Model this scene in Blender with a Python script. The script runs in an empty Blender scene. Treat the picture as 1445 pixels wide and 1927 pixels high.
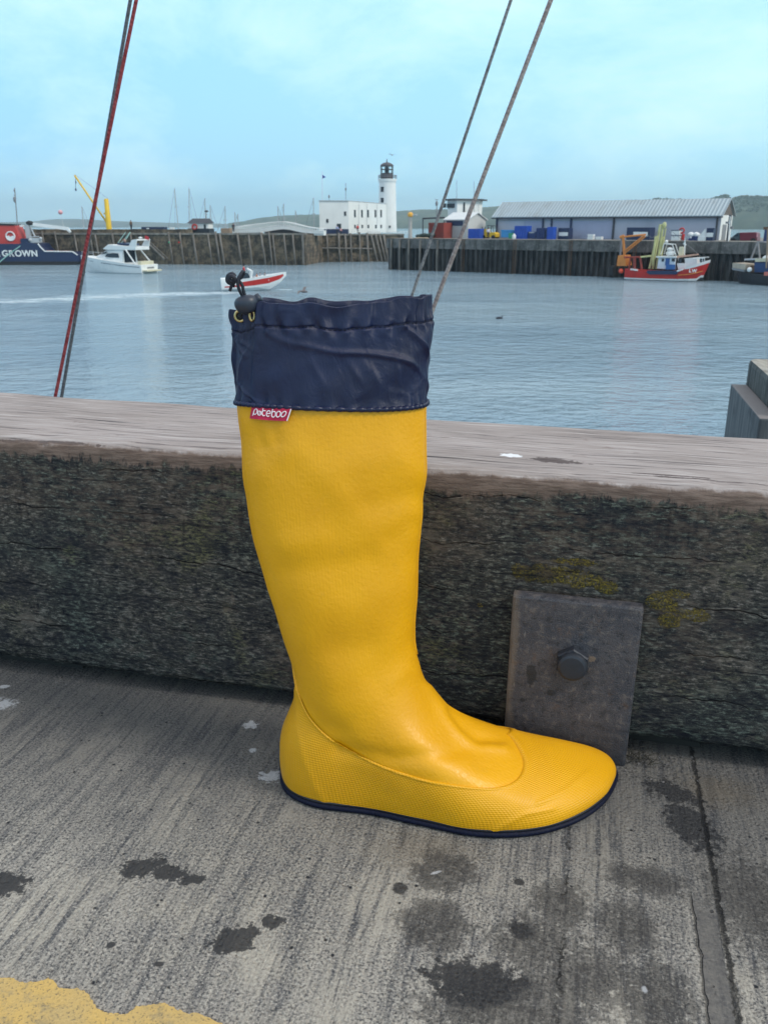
import bpy, bmesh, math, random
from mathutils import Vector, Matrix, noise as mn
R = math.radians
random.seed(7)
scene = bpy.context.scene
# ---------------------------------------------------------------- camera
F_PX, CAM_H, PITCH = 1600.0, 0.46, math.atan(538/1600.0)
cam_data = bpy.data.cameras.new("camera"); cam = bpy.data.objects.new("camera", cam_data)
scene.collection.objects.link(cam); scene.camera = cam
cam.location = (0, 0, CAM_H); cam.rotation_euler = (R(90)-PITCH, 0, 0)
cam_data.sensor_fit = 'VERTICAL'; cam_data.sensor_height = 36.0; cam_data.lens = F_PX/1927*36
cam_data.clip_start = .02; cam_data.clip_end = 30000
cam_data.dof.use_dof = True; cam_data.dof.focus_distance = .66; cam_data.dof.aperture_fstop = 30
# ---------------------------------------------------------------- sky and sun
SUN_EL, SUN_AZ = R(42), R(118)      # azimuth clockwise from +Y: sun to the right, a little behind the camera
world = bpy.data.worlds.new("World"); scene.world = world; world.use_nodes = True
wt = world.node_tree; wt.nodes.clear()
def WN(t, **k):
    n = wt.nodes.new(t)
    for a, b in k.items(): setattr(n, a, b)
    return n
wo = WN('ShaderNodeOutputWorld'); bg = WN('ShaderNodeBackground'); bg.inputs[1].default_value = .135
sky = WN('ShaderNodeTexSky', sky_type='NISHITA', sun_disc=False, sun_elevation=SUN_EL, sun_rotation=SUN_AZ)
sky.air_density = 1.3; sky.dust_density = 1.0; sky.ozone_density = 3.0
tc = WN('ShaderNodeTexCoord')
sx = WN('ShaderNodeSeparateXYZ'); wt.links.new(tc.outputs['Generated'], sx.inputs[0])
add = WN('ShaderNodeMath', operation='ADD'); add.inputs[1].default_value = .10; wt.links.new(sx.outputs[2], add.inputs[0])
mx_ = WN('ShaderNodeMath', operation='MAXIMUM'); mx_.inputs[1].default_value = .06; wt.links.new(add.outputs[0], mx_.inputs[0])
dv = []
for i in (0, 1):
    d = WN('ShaderNodeMath', operation='DIVIDE'); wt.links.new(sx.outputs[i], d.inputs[0]); wt.links.new(mx_.outputs[0], d.inputs[1]); dv.append(d)
cb = WN('ShaderNodeCombineXYZ'); wt.links.new(dv[0].outputs[0], cb.inputs[0]); wt.links.new(dv[1].outputs[0], cb.inputs[1])
mp = WN('ShaderNodeMapping'); mp.inputs['Scale'].default_value = (2.3, 2.3, 5.2); mp.inputs['Rotation'].default_value = (R(8), R(12), R(25)); wt.links.new(tc.outputs['Generated'], mp.inputs[0])
nz = WN('ShaderNodeTexNoise'); nz.inputs['Scale'].default_value = 1.6; nz.inputs['Detail'].default_value = 8; nz.inputs['Roughness'].default_value = .62; nz.inputs['Distortion'].default_value = .25
wt.links.new(mp.outputs[0], nz.inputs['Vector'])
cr = WN('ShaderNodeValToRGB'); cr.color_ramp.elements[0].position = .44; cr.color_ramp.elements[1].position = .66
cr.color_ramp.elements[0].color = (.0,)*3+(1,); cr.color_ramp.elements[1].color = (.95,)*3+(1,)
wt.links.new(nz.outputs[0], cr.inputs[0])
# a thin high veil: more of it to the right, where the sun stands
vx = WN('ShaderNodeMath', operation='MULTIPLY_ADD'); vx.inputs[1].default_value = .55; vx.inputs[2].default_value = .44; vx.use_clamp = True
wt.links.new(sx.outputs[0], vx.inputs[0])
mxc = WN('ShaderNodeMix', data_type='RGBA'); mxc.inputs[6].default_value = (2.7, 6.3, 9.6, 1); mxc.inputs[7].default_value = (4.6, 8.4, 9.4, 1)
wt.links.new(vx.outputs[0], mxc.inputs[0])
veil = WN('ShaderNodeMix', data_type='RGBA'); veil.inputs[0].default_value = .86
wt.links.new(sky.outputs[0], veil.inputs[6]); wt.links.new(mxc.outputs[2], veil.inputs[7])
cm = WN('ShaderNodeMath', operation='MULTIPLY'); cm.inputs[1].default_value = .62; wt.links.new(cr.outputs[0], cm.inputs[0])
cl = WN('ShaderNodeMix', data_type='RGBA'); cl.inputs[7].default_value = (6.8, 9.3, 9.8, 1)
wt.links.new(cm.outputs[0], cl.inputs[0]); wt.links.new(veil.outputs[2], cl.inputs[6])
# unseen upper sky: white added above the view to make the light neutral
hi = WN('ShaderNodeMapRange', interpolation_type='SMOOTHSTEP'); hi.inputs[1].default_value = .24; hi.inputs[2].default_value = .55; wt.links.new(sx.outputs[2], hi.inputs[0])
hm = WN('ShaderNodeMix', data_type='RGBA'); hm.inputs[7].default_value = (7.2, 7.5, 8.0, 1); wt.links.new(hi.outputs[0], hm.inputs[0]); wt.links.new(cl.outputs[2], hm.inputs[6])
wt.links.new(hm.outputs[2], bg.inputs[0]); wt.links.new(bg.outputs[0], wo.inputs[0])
sun_d = bpy.data.lights.new("sun", 'SUN'); sun_d.energy = 2.0; sun_d.angle = R(14); sun_d.color = (1, .93, .82)
sun = bpy.data.objects.new("sun", sun_d); scene.collection.objects.link(sun)
sdir = Vector((math.sin(SUN_AZ)*math.cos(SUN_EL), math.cos(SUN_AZ)*math.cos(SUN_EL), math.sin(SUN_EL)))
sun.rotation_euler = sdir.to_track_quat('Z', 'Y').to_euler()
vs = scene.view_settings; vs.view_transform = 'Standard'; vs.look = 'None'; vs.exposure = 0; vs.gamma = 1; vs.use_curve_mapping = False

# ---------------------------------------------------------------- measuring helpers (a point seen in the photo, put at a real distance)
_c, _s = math.cos(PITCH), math.sin(PITCH)
def ray(x, y):
    a = (x-722.5)/F_PX; b = -(y-963.5)/F_PX
    return Vector((a, _c+b*_s, -_s+b*_c))
def at(x, y, Y):
    r = ray(x, y); return Vector((0, 0, CAM_H)) + r*(Y/r.y)
def onz(x, y, z=0.0):
    r = ray(x, y); return Vector((0, 0, CAM_H)) + r*((z-CAM_H)/r.z)
def proj(v):
    dz = v[2]-CAM_H; z = v[1]*_c-dz*_s; u = v[1]*_s+dz*_c
    return (722.5+F_PX*v[0]/z, 963.5-F_PX*u/z)
WATER = CAM_H-6.5
# ---------------------------------------------------------------- mesh helpers
C = scene.collection
off = {}
class MB:
    def __init__(s): s.v = []; s.f = []
    def add(s, vs, fs):
        n = len(s.v); s.v += [tuple(v) for v in vs]; s.f += [tuple(i+n for i in f) for f in fs]; return s
    def box(s, x0, x1, y0, y1, z0, z1, M=None, taper=0):
        vs = [Vector((x, y, z)) for z in (z0, z1) for y in (y0, y1) for x in (x0, x1)]
        if taper:
            cx, cy = (x0+x1)/2, (y0+y1)/2
            for i in range(4, 8): vs[i].x = cx+(vs[i].x-cx)*(1-taper); vs[i].y = cy+(vs[i].y-cy)*(1-taper)
        if M: vs = [M@v for v in vs]
        return s.add(vs, [(0,2,3,1),(4,5,7,6),(0,1,5,4),(2,6,7,3),(0,4,6,2),(1,3,7,5)])
    def tube(s, pts, r, n=8, cap=True, closed=False):
        pts = [Vector(p) for p in pts]; m = len(pts)
        rs = r if isinstance(r, (list, tuple)) else [r]*m
        vs = []; prev = None
        for i, p in enumerate(pts):
            if closed: d = pts[(i+1) % m]-pts[i-1]
            else: d = pts[min(i+1, m-1)]-pts[max(i-1, 0)]
            d.normalize()
            if prev is None:
                a = Vector((0, 0, 1)) if abs(d.z) < .9 else Vector((1, 0, 0))
                u = d.cross(a).normalized()
            else:
                u = (prev-d*prev.dot(d)).normalized()
            prev = u; w = d.cross(u)
            vs += [p+(u*math.cos(6.28318*k/n)+w*math.sin(6.28318*k/n))*rs[i] for k in range(n)]
        fs = []
        for i in range(m if closed else m-1):
            j = (i+1) % m
            fs += [(i*n+k, i*n+(k+1) % n, j*n+(k+1) % n, j*n+k) for k in range(n)]
        if cap and not closed: fs += [tuple(range(n-1, -1, -1)), tuple((m-1)*n+k for k in range(n))]
        return s.add(vs, fs)
    def lathe(s, c, prof, n=24, sx=1, sy=1, M=None):
        vs = []
        for r_, z in prof:
            for k in range(n):
                p = Vector((c[0]+r_*sx*math.cos(6.28318*k/n), c[1]+r_*sy*math.sin(6.28318*k/n), c[2]+z))
                vs.append(M@p if M else p)
        fs = [(i*n+k, i*n+(k+1) % n, (i+1)*n+(k+1) % n, (i+1)*n+k) for i in range(len(prof)-1) for k in range(n)]
        fs += [tuple(range(n-1, -1, -1)), tuple((len(prof)-1)*n+k for k in range(n))]
        return s.add(vs, fs)
    def ball(s, c, r, n=12, sc=(1, 1, 1)):
        prof = [(max(1e-4, r*math.sin(math.pi*i/n)), -r*math.cos(math.pi*i/n)*sc[2]) for i in range(n+1)]
        return s.lathe(c, prof, n*2, sc[0], sc[1])
    def prism(s, poly, dvec, M=None):
        n = len(poly); dvec = Vector(dvec); a = [Vector(p) for p in poly]; vs = a+[p+dvec for p in a]
        if M: vs = [M@v for v in vs]
        return s.add(vs, [tuple(range(n)), tuple(range(2*n-1, n-1, -1))]+[(i, i+n, (i+1) % n+n, (i+1) % n) for i in range(n)])
    def build(s, name, m=None, parent=None, smooth=False, bevel=0, norm=True):
        me = bpy.data.meshes.new(name)
        o_ = off.get(parent.name, Vector()) if parent else Vector()
        me.from_pydata([tuple(Vector(v)-o_) for v in s.v], [], s.f)
        if norm or bevel:
            b = bmesh.new(); b.from_mesh(me)
            if norm: bmesh.ops.recalc_face_normals(b, faces=b.faces)
            if bevel:
                bmesh.ops.remove_doubles(b, verts=b.verts, dist=1e-6)
                es = [e for e in b.edges if len(e.link_faces) == 2 and e.calc_face_angle(0) > .5]
                bmesh.ops.bevel(b, geom=es, offset=bevel, segments=2, affect='EDGES', profile=.6)
            b.to_mesh(me); b.free()
        if smooth:
            for p in me.polygons: p.use_smooth = True
        if m: me.materials.append(m)
        o = bpy.data.objects.new(name, me); C.objects.link(o)
        if parent: o.parent = parent; off[o.name] = o_
        else: off[o.name] = Vector()
        return o
def tag(o, label=None, cat=None, group=None, kind=None):
    if label: o['label'] = label
    if cat: o['category'] = cat
    if group: o['group'] = group
    if kind: o['kind'] = kind
    return o
def thing(name, loc, label, cat, group=None):
    o = bpy.data.objects.new(name, None); C.objects.link(o); o.location = loc; o.empty_display_size = .1
    off[o.name] = Vector(loc); return tag(o, label, cat, group)
def dup(root, loc, label=None, rz=None, sc=None):
    r = root.copy(); C.objects.link(r); r.location = loc
    if rz is not None: r.rotation_euler.z = rz
    if sc: r.scale = (sc,)*3 if not isinstance(sc, tuple) else sc
    if label: r['label'] = label
    for ch in list(root.children):
        c = ch.copy(); C.objects.link(c); c.parent = r
        for g in list(ch.children):
            d = g.copy(); C.objects.link(d); d.parent = c
    return r
# ---------------------------------------------------------------- material helpers
class NT:
    def __init__(s, name):
        s.m = bpy.data.materials.new(name); s.m.use_nodes = True; s.t = s.m.node_tree
        s.b = s.t.nodes['Principled BSDF']; s.o = s.t.nodes['Material Output']
        s._tc = None
    def n(s, t, ins=None, **k):
        x = s.t.nodes.new(t)
        for a, b in k.items(): setattr(x, a, b)
        for a, b in (ins or {}).items(): s.set(x.inputs[a], b)
        return x
    def set(s, sock, v):
        if hasattr(v, 'is_output') or isinstance(v, bpy.types.NodeSocket): s.t.links.new(v, sock)
        else:
            if isinstance(v, (int, float)) and sock.type == 'RGBA': v = (v, v, v, 1)
            if isinstance(v, tuple) and len(v) == 3 and sock.type == 'RGBA': v = v+(1,)
            sock.default_value = v
    def tc(s, which='Object'):
        if not s._tc: s._tc = s.n('ShaderNodeTexCoord')
        return s._tc.outputs[which]
    def map(s, v, loc=(0,0,0), rot=(0,0,0), sc=(1,1,1), typ='POINT'):
        return s.n('ShaderNodeMapping', {0: v, 1: loc, 2: rot, 3: sc}, vector_type=typ).outputs[0]
    def noise(s, v, scale, detail=4, rough=.55, dist=0):
        return s.n('ShaderNodeTexNoise', {'Vector': v, 'Scale': scale, 'Detail': detail, 'Roughness': rough, 'Distortion': dist}).outputs[0]
    def voro(s, v, scale, feature='F1', rnd=1):
        return s.n('ShaderNodeTexVoronoi', {'Vector': v, 'Scale': scale, 'Randomness': rnd}, feature=feature).outputs[0]
    def math(s, op, a, b=0, c=None, clamp=False):
        x = s.n('ShaderNodeMath', {0: a, 1: b}, operation=op, use_clamp=clamp)
        if c is not None: s.set(x.inputs[2], c)
        return x.outputs[0]
    def rng(s, v, a, b, c=0, d=1, smooth=True):
        return s.n('ShaderNodeMapRange', {0: v, 1: a, 2: b, 3: c, 4: d}, interpolation_type='SMOOTHSTEP' if smooth else 'LINEAR', clamp=True).outputs[0]
    def mix(s, f, a, b, mode='MIX'):
        return s.n('ShaderNodeMix', {0: f, 6: a, 7: b}, data_type='RGBA', blend_type=mode).outputs[2]
    def sep(s, v): return s.n('ShaderNodeSeparateXYZ', {0: v}).outputs
    def bump(s, h, strength=.5, dist=.001, nrm=None):
        x = s.n('ShaderNodeBump', {'Height': h, 'Strength': strength, 'Distance': dist})
        if nrm is not None: s.set(x.inputs['Normal'], nrm)
        return x.outputs[0]
    def out(s, col=None, rough=None, nrm=None, metal=None, **k):
        for a, b in (('Base Color', col), ('Roughness', rough), ('Normal', nrm), ('Metallic', metal)):
            if b is not None: s.set(s.b.inputs[a], b)
        for a, b in k.items(): s.set(s.b.inputs[a.replace('_', ' ')], b)
        return s.m
_mc = {}
def paint(name, col, rough=.55, var=.22, scale=1.5, metal=0, streak=True):
    """weathered paint: patches of dirt and vertical rain streaks at the thing's own scale"""
    if name in _mc: return _mc[name]
    t = NT(name); v = t.tc()
    a = t.noise(v, scale, 5, .6)
    f = t.rng(a, .35, .7, 0, 1)
    if streak:
        b = t.noise(t.map(v, sc=(3, 3, .35)), scale*1.5, 4, .6); f = t.math('MULTIPLY', f, t.rng(b, .3, .7, .3, 1))
    dk = tuple(c*(1-var*1.6)+.01 for c in col)
    c = t.mix(t.math('MULTIPLY', f, .8), col, dk)
    _mc[name] = t.out(c, rough, metal=metal); return _mc[name]
# ================================================================ FOREGROUND SETTING
BY = R(-13.5)                         # beam runs 13.5 degrees off the picture plane
bdir = Vector((math.cos(BY), math.sin(BY), 0)); ndir = Vector((-math.sin(BY), math.cos(BY), 0))
FACE0 = Vector((.2178, .6665, 0))     # a point on the beam's face line
def B(u, n, z): return FACE0+bdir*u+ndir*n+Vector((0, 0, z))
# ---- concrete quay
def concrete():
    t = NT('brushed_concrete'); v = t.tc()
    r = t.n('ShaderNodeVectorRotate', {'Vector': v, 'Angle': -BY}, rotation_type='Z_AXIS').outputs[0]   # x along beam, y along grooves
    warp = t.n('ShaderNodeTexNoise', {'Vector': r, 'Scale': 6.0, 'Detail': 2.0}).outputs['Color']
    rw = t.n('ShaderNodeVectorMath', {0: r, 1: t.n('ShaderNodeVectorMath', {0: warp, 1: (.014, .0, 0)}, operation='MULTIPLY').outputs[0]}, operation='ADD').outputs[0]
    g1 = t.noise(t.map(rw, sc=(1, .10, 1)), 300, 4, .7)
    g2 = t.noise(t.map(rw, sc=(1, .045, 1)), 130, 5, .68)
    fine = t.noise(r, 470, 4, .78); grit = t.voro(r, 520); big = t.noise(r, 5, 5, .6); mid = t.noise(r, 38, 6, .7)
    wear = t.rng(t.noise(t.map(r, loc=(3, 1, 0)), 3.2, 3, .5), .35, .65)
    groove = t.math('ADD', t.math('MULTIPLY', g1, .5), t.math('MULTIPLY', g2, .8))
    gm = t.math('MULTIPLY', t.rng(groove, .52, .80), t.math('MULTIPLY_ADD', wear, .5, .55))
    base = t.mix(t.rng(big, .3, .7), (.250, .240, .226), (.320, .300, .262))
    base = t.mix(t.rng(mid, .3, .7), base, (.205, .200, .196), 'MIX')
    base = t.mix(t.math('MULTIPLY', gm, .95), base, (.48, .45, .40))
    base = t.mix(t.math('MULTIPLY', t.rng(groove, .63, .48), .58), base, (.075, .080, .092))
    base = t.mix(t.rng(fine, .51, .60, 0, .85), base, (.038, .042, .052))
    base = t.mix(t.rng(fine, .46, .37, 0, .85), base, (.56, .53, .48))
    warm = t.math('MULTIPLY', t.rng(t.noise(t.map(r, loc=(2, 4, 0), sc=(1, .6, 1)), 11, 5, .65), .48, .64), t.rng(groove, .50, .68)); base = t.mix(t.math('MULTIPLY', warm, .55), base, (.50, .465, .40))
    pit = t.rng(t.voro(t.map(r, loc=(.3, .2, 0)), 95), .16, .07)
    pitm = t.math('MULTIPLY', pit, t.rng(t.noise(r, 60, 2), .50, .60))
    base = t.mix(pitm, base, (.025, .028, .035))
    # shade of the beam painted into the concrete, darker towards its foot
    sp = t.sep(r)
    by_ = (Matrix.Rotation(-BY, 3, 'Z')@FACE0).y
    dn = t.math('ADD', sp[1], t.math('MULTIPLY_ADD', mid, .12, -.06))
    beam_shade = t.rng(dn, by_-.30, by_-.03)
    base = t.mix(t.math('MULTIPLY', beam_shade, .72), base, (.055, .058, .066))
    # stains: each with a place and an outline of its own
    nA = t.noise(r, 150, 7, .74); nB = t.noise(r, 55, 5, .65)
    def stain(px, py, rx, ry, rot, soft=.12, amp=1.5, broad=False):
        p = onz(px, py)
        q = t.map(v, loc=(p.x, p.y, 0), rot=(0, 0, R(rot)), sc=(rx, ry, 1), typ='TEXTURE')
        q = t.n('ShaderNodeVectorMath', {0: q, 1: (1, 1, 0)}, operation='MULTIPLY').outputs[0]
        L = t.n('ShaderNodeVectorMath', {0: q}, operation='LENGTH').outputs['Value']
        L = t.math('ADD', L, t.math('MULTIPLY_ADD', nA, amp*2, -amp)); 
        L = t.math('ADD', L, t.math('MULTIPLY_ADD', nB, 1.2, -.6))
        return t.rng(L, 1.0+soft, 1.0-soft)
    def comb(lst):
        m = lst[0]
        for x in lst[1:]: m = t.math('MAXIMUM', m, x)
        return m
    wet = comb([stain(268, 1632, .017, .010, 25, .10), stain(318, 1642, .016, .008, -8, .10), stain(362, 1654, .010, .005, 0, .2),
                stain(444, 1768, .016, .012, 30, .10), stain(512, 1735, .007, .006, 0, .12), stain(8, 1662, .018, .011, -10, .12),
                stain(1262, 1490, .026, .013, -40, .2, 1.9), stain(1300, 1555, .017, .030, 12, .2, 1.9),
                stain(893, 1848, .030, .018, -8, .15, 1.3), stain(752, 1672, .0055, .006, 0, .2, .5), stain(977, 1660, .004, .0035, 0, .2, .4),
                stain(980, 1750, .008, .008, 0, .3), stain(210, 1778, .003, .0025, 0, .2, .4), stain(300, 1814, .003, .002, 0, .2, .4)])
    dirt = comb([stain(1055, 1700, .022, .022, 0, .3, 1.8), stain(1215, 1655, .030, .014, -20, .35, 1.9), stain(835, 1640, .024, .020, 10, .18, 1.2),
                 stain(815, 1740, .024, .024, 10, .22, 1.4), stain(960, 1895, .055, .026, -5, .3, 1.8), stain(1085, 1840, .040, .026, 0, .4, 2.2),
                 stain(1180, 1745, .022, .024, 0, .4, 2.2), stain(1230, 1880, .025, .03, 0, .4, 2.2), stain(1010, 1780, .03, .03, 0, .4, 2.4), stain(1420, 1700, .03, .05, 0, .5, 2.4)])
    rust = comb([stain(1345, 1490, .03, .02, 0, .8, 1.3), stain(800, 1600, .035, .02, 0, .8, 1.3)])
    base = t.mix(t.math('MULTIPLY', rust, .35), base, (.16, .125, .08))
    base = t.mix(t.math('MULTIPLY', dirt, t.math('MULTIPLY_ADD', t.rng(nA, .35, .62), .4, .5)), base, (.052, .050, .050))
    base = t.mix(t.math('MULTIPLY', wet, .90), base, t.mix(t.rng(fine, .45, .65), (.020, .022, .028), (.07, .07, .07)))
    white = comb([stain(473, 1364, .007, .0055, 10, .15, 1.6), stain(508, 1462, .009, .007, 0, .25, 2.2), stain(8, 1325, .011, .009, 0, .4, 2.4),
                  stain(8, 1292, .006, .003, 0, .3, 1.2), stain(476, 1412, .003, .003, 0, .3, 1.), stain(820, 1642, .004, .0015, 20, .3, .7),
                  stain(1212, 1862, .002, .003, 0, .3, .8)])
    base = t.mix(t.math('MULTIPLY', white, .6), base, (.62, .64, .68))
    # smooth mortar-filled joint and its crack
    jp = Matrix.Rotation(-BY, 3, 'Z')@onz(1295, 1650); jq = Matrix.Rotation(-BY, 3, 'Z')@onz(1356, 1726)
    jx = t.math('ADD', sp[0], t.math('MULTIPLY_ADD', nB, .008, -.004))
    fill = t.math('MULTIPLY', t.rng(jx, jp.x-.001, jp.x+.001), t.rng(jx, jq.x-.0012, jq.x-.0032))
    fill = t.math('MULTIPLY', fill, t.rng(dn, by_-.15, by_-.19))
    base = t.mix(t.math('MULTIPLY', fill, .85), base, t.mix(t.rng(nA, .3, .7), (.075, .074, .078), (.13, .125, .118)))
    cd = t.math('ABSOLUTE', t.math('SUBTRACT', t.math('ADD', sp[0], t.math('MULTIPLY_ADD', nA, .012, -.006)), jq.x))
    crack = t.math('MULTIPLY', t.rng(cd, .0022, .0002, 0, .85), t.rng(nB, .36, .5, .45, 1))
    cl_ = t.math('MULTIPLY', t.rng(t.math('ABSOLUTE', t.math('SUBTRACT', jx, jp.x)), .0012, .0002), t.rng(dn, by_-.15, by_-.19)); crack = t.math('MAXIMUM', crack, t.math('MULTIPLY', cl_, .6))
    cd2 = t.math('ABSOLUTE', t.math('SUBTRACT', t.math('ADD', sp[0], t.math('MULTIPLY_ADD', nA, .02, -.010)), (Matrix.Rotation(-BY, 3, 'Z')@onz(1057, 1790)).x))
    crk2 = t.math('MULTIPLY', t.rng(cd2, .0014, .0003), t.rng(nB, .50, .62, 0, .6))
    crack = t.math('MAXIMUM', crack, crk2)
    base = t.mix(t.math('MULTIPLY', crack, .85), base, (.020, .021, .026))
    pebble = t.voro(t.map(r, loc=(.7, .1, 0)), 240); h = t.math('MULTIPLY_ADD', groove, .75, t.math('MULTIPLY', fine, .45)); h = t.math('ADD', h, t.math('MULTIPLY', t.rng(pebble, .1, .5), .25))
    h = t.mix(t.math('MULTIPLY', fill, .75), h, .55)
    h = t.math('SUBTRACT', h, t.math('MULTIPLY', pitm, .5))
    h = t.math('SUBTRACT', h, t.math('MULTIPLY', crack, 2.5))
    rough = t.rng(wet, 0, 1, .93, .55)
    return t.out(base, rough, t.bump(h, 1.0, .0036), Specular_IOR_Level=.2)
ground = MB()
gp = []
nx, ny = 60, 40
for j in range(ny+1):
    for i in range(nx+1):
        u = -6+12*i/nx; n = -5+(5+.235)*(j/ny)
        gp.append(B(u, n, 0))
ground.add(gp, [(j*(nx+1)+i, j*(nx+1)+i+1, (j+1)*(nx+1)+i+1, (j+1)*(nx+1)+i) for j in range(ny) for i in range(nx)])
tag(ground.build('ground', concrete(), norm=False), kind='structure')
quay = MB(); quay.prism([B(-6, -5, -.004), B(6, -5, -.004), B(6, .235, -.004), B(-6, .235, -.004)], (0, 0, -8))
tag(quay.build('quay_wall', paint('quay_stone', (.12, .12, .115), .9, .3, 3)), kind='structure')
# ---- worn yellow paint in the lower left corner: a thin sheet with a ragged edge
def yellow_paint():
    t = NT('worn_yellow_paint'); v = t.tc()
    a = t.noise(v, 60, 6, .7); f = t.noise(v, 600, 3, .7); b = t.noise(v, 22, 4, .6)
    c = t.mix(t.rng(b, .3, .7), (.60, .40, .12), (.50, .36, .15))
    c = t.mix(t.rng(a, .50, .68, 0, .7), c, (.26, .22, .14))
    c = t.mix(t.rng(f, .52, .70, 0, .75), c, (.11, .10, .075))
    c = t.mix(t.rng(f, .40, .28, 0, .5), c, (.72, .55, .28))
    return t.out(c, .8, t.bump(t.math('ADD', a, f), .7, .0016))
edge_px = [(-420,1790),(-60,1838),(0,1843),(22,1842),(40,1852),(70,1850),(92,1843),(104,1848),(112,1862),(128,1864),(145,1862),(166,1870),(176,1890),(190,1905),(215,1911),(238,1912),(258,1897),(285,1893),(310,1890),(330,1900),(352,1910),(372,1908),(392,1918),(420,1930),(470,1950),(560,1990),(700,2080),(800,2200)]
pl = []
for i in range(len(edge_px)-1):
    a, b = onz(*edge_px[i]), onz(*edge_px[i+1])
    k = max(1, int((b-a).length/.0012)) if -60 <= edge_px[i][0] < 470 else 2
    for j in range(k):
        p = a.lerp(b, j/k)
        if k > 2: p = p+Vector((mn.noise(p*420), mn.noise(p*420+Vector((9,9,9))), 0))*.0013+Vector((mn.noise(p*1300), mn.noise(p*1300+Vector((5,5,5))), 0))*.0007
        p.z = .0012; pl.append(p)
pl += [Vector((.1, .02, .0012)), Vector((-1.4, .02, .0012)), Vector((-1.4, .3, .0012))]
tag(MB().prism(pl, (0, 0, -.001)).build('painted_line', yellow_paint()), kind='structure')

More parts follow.
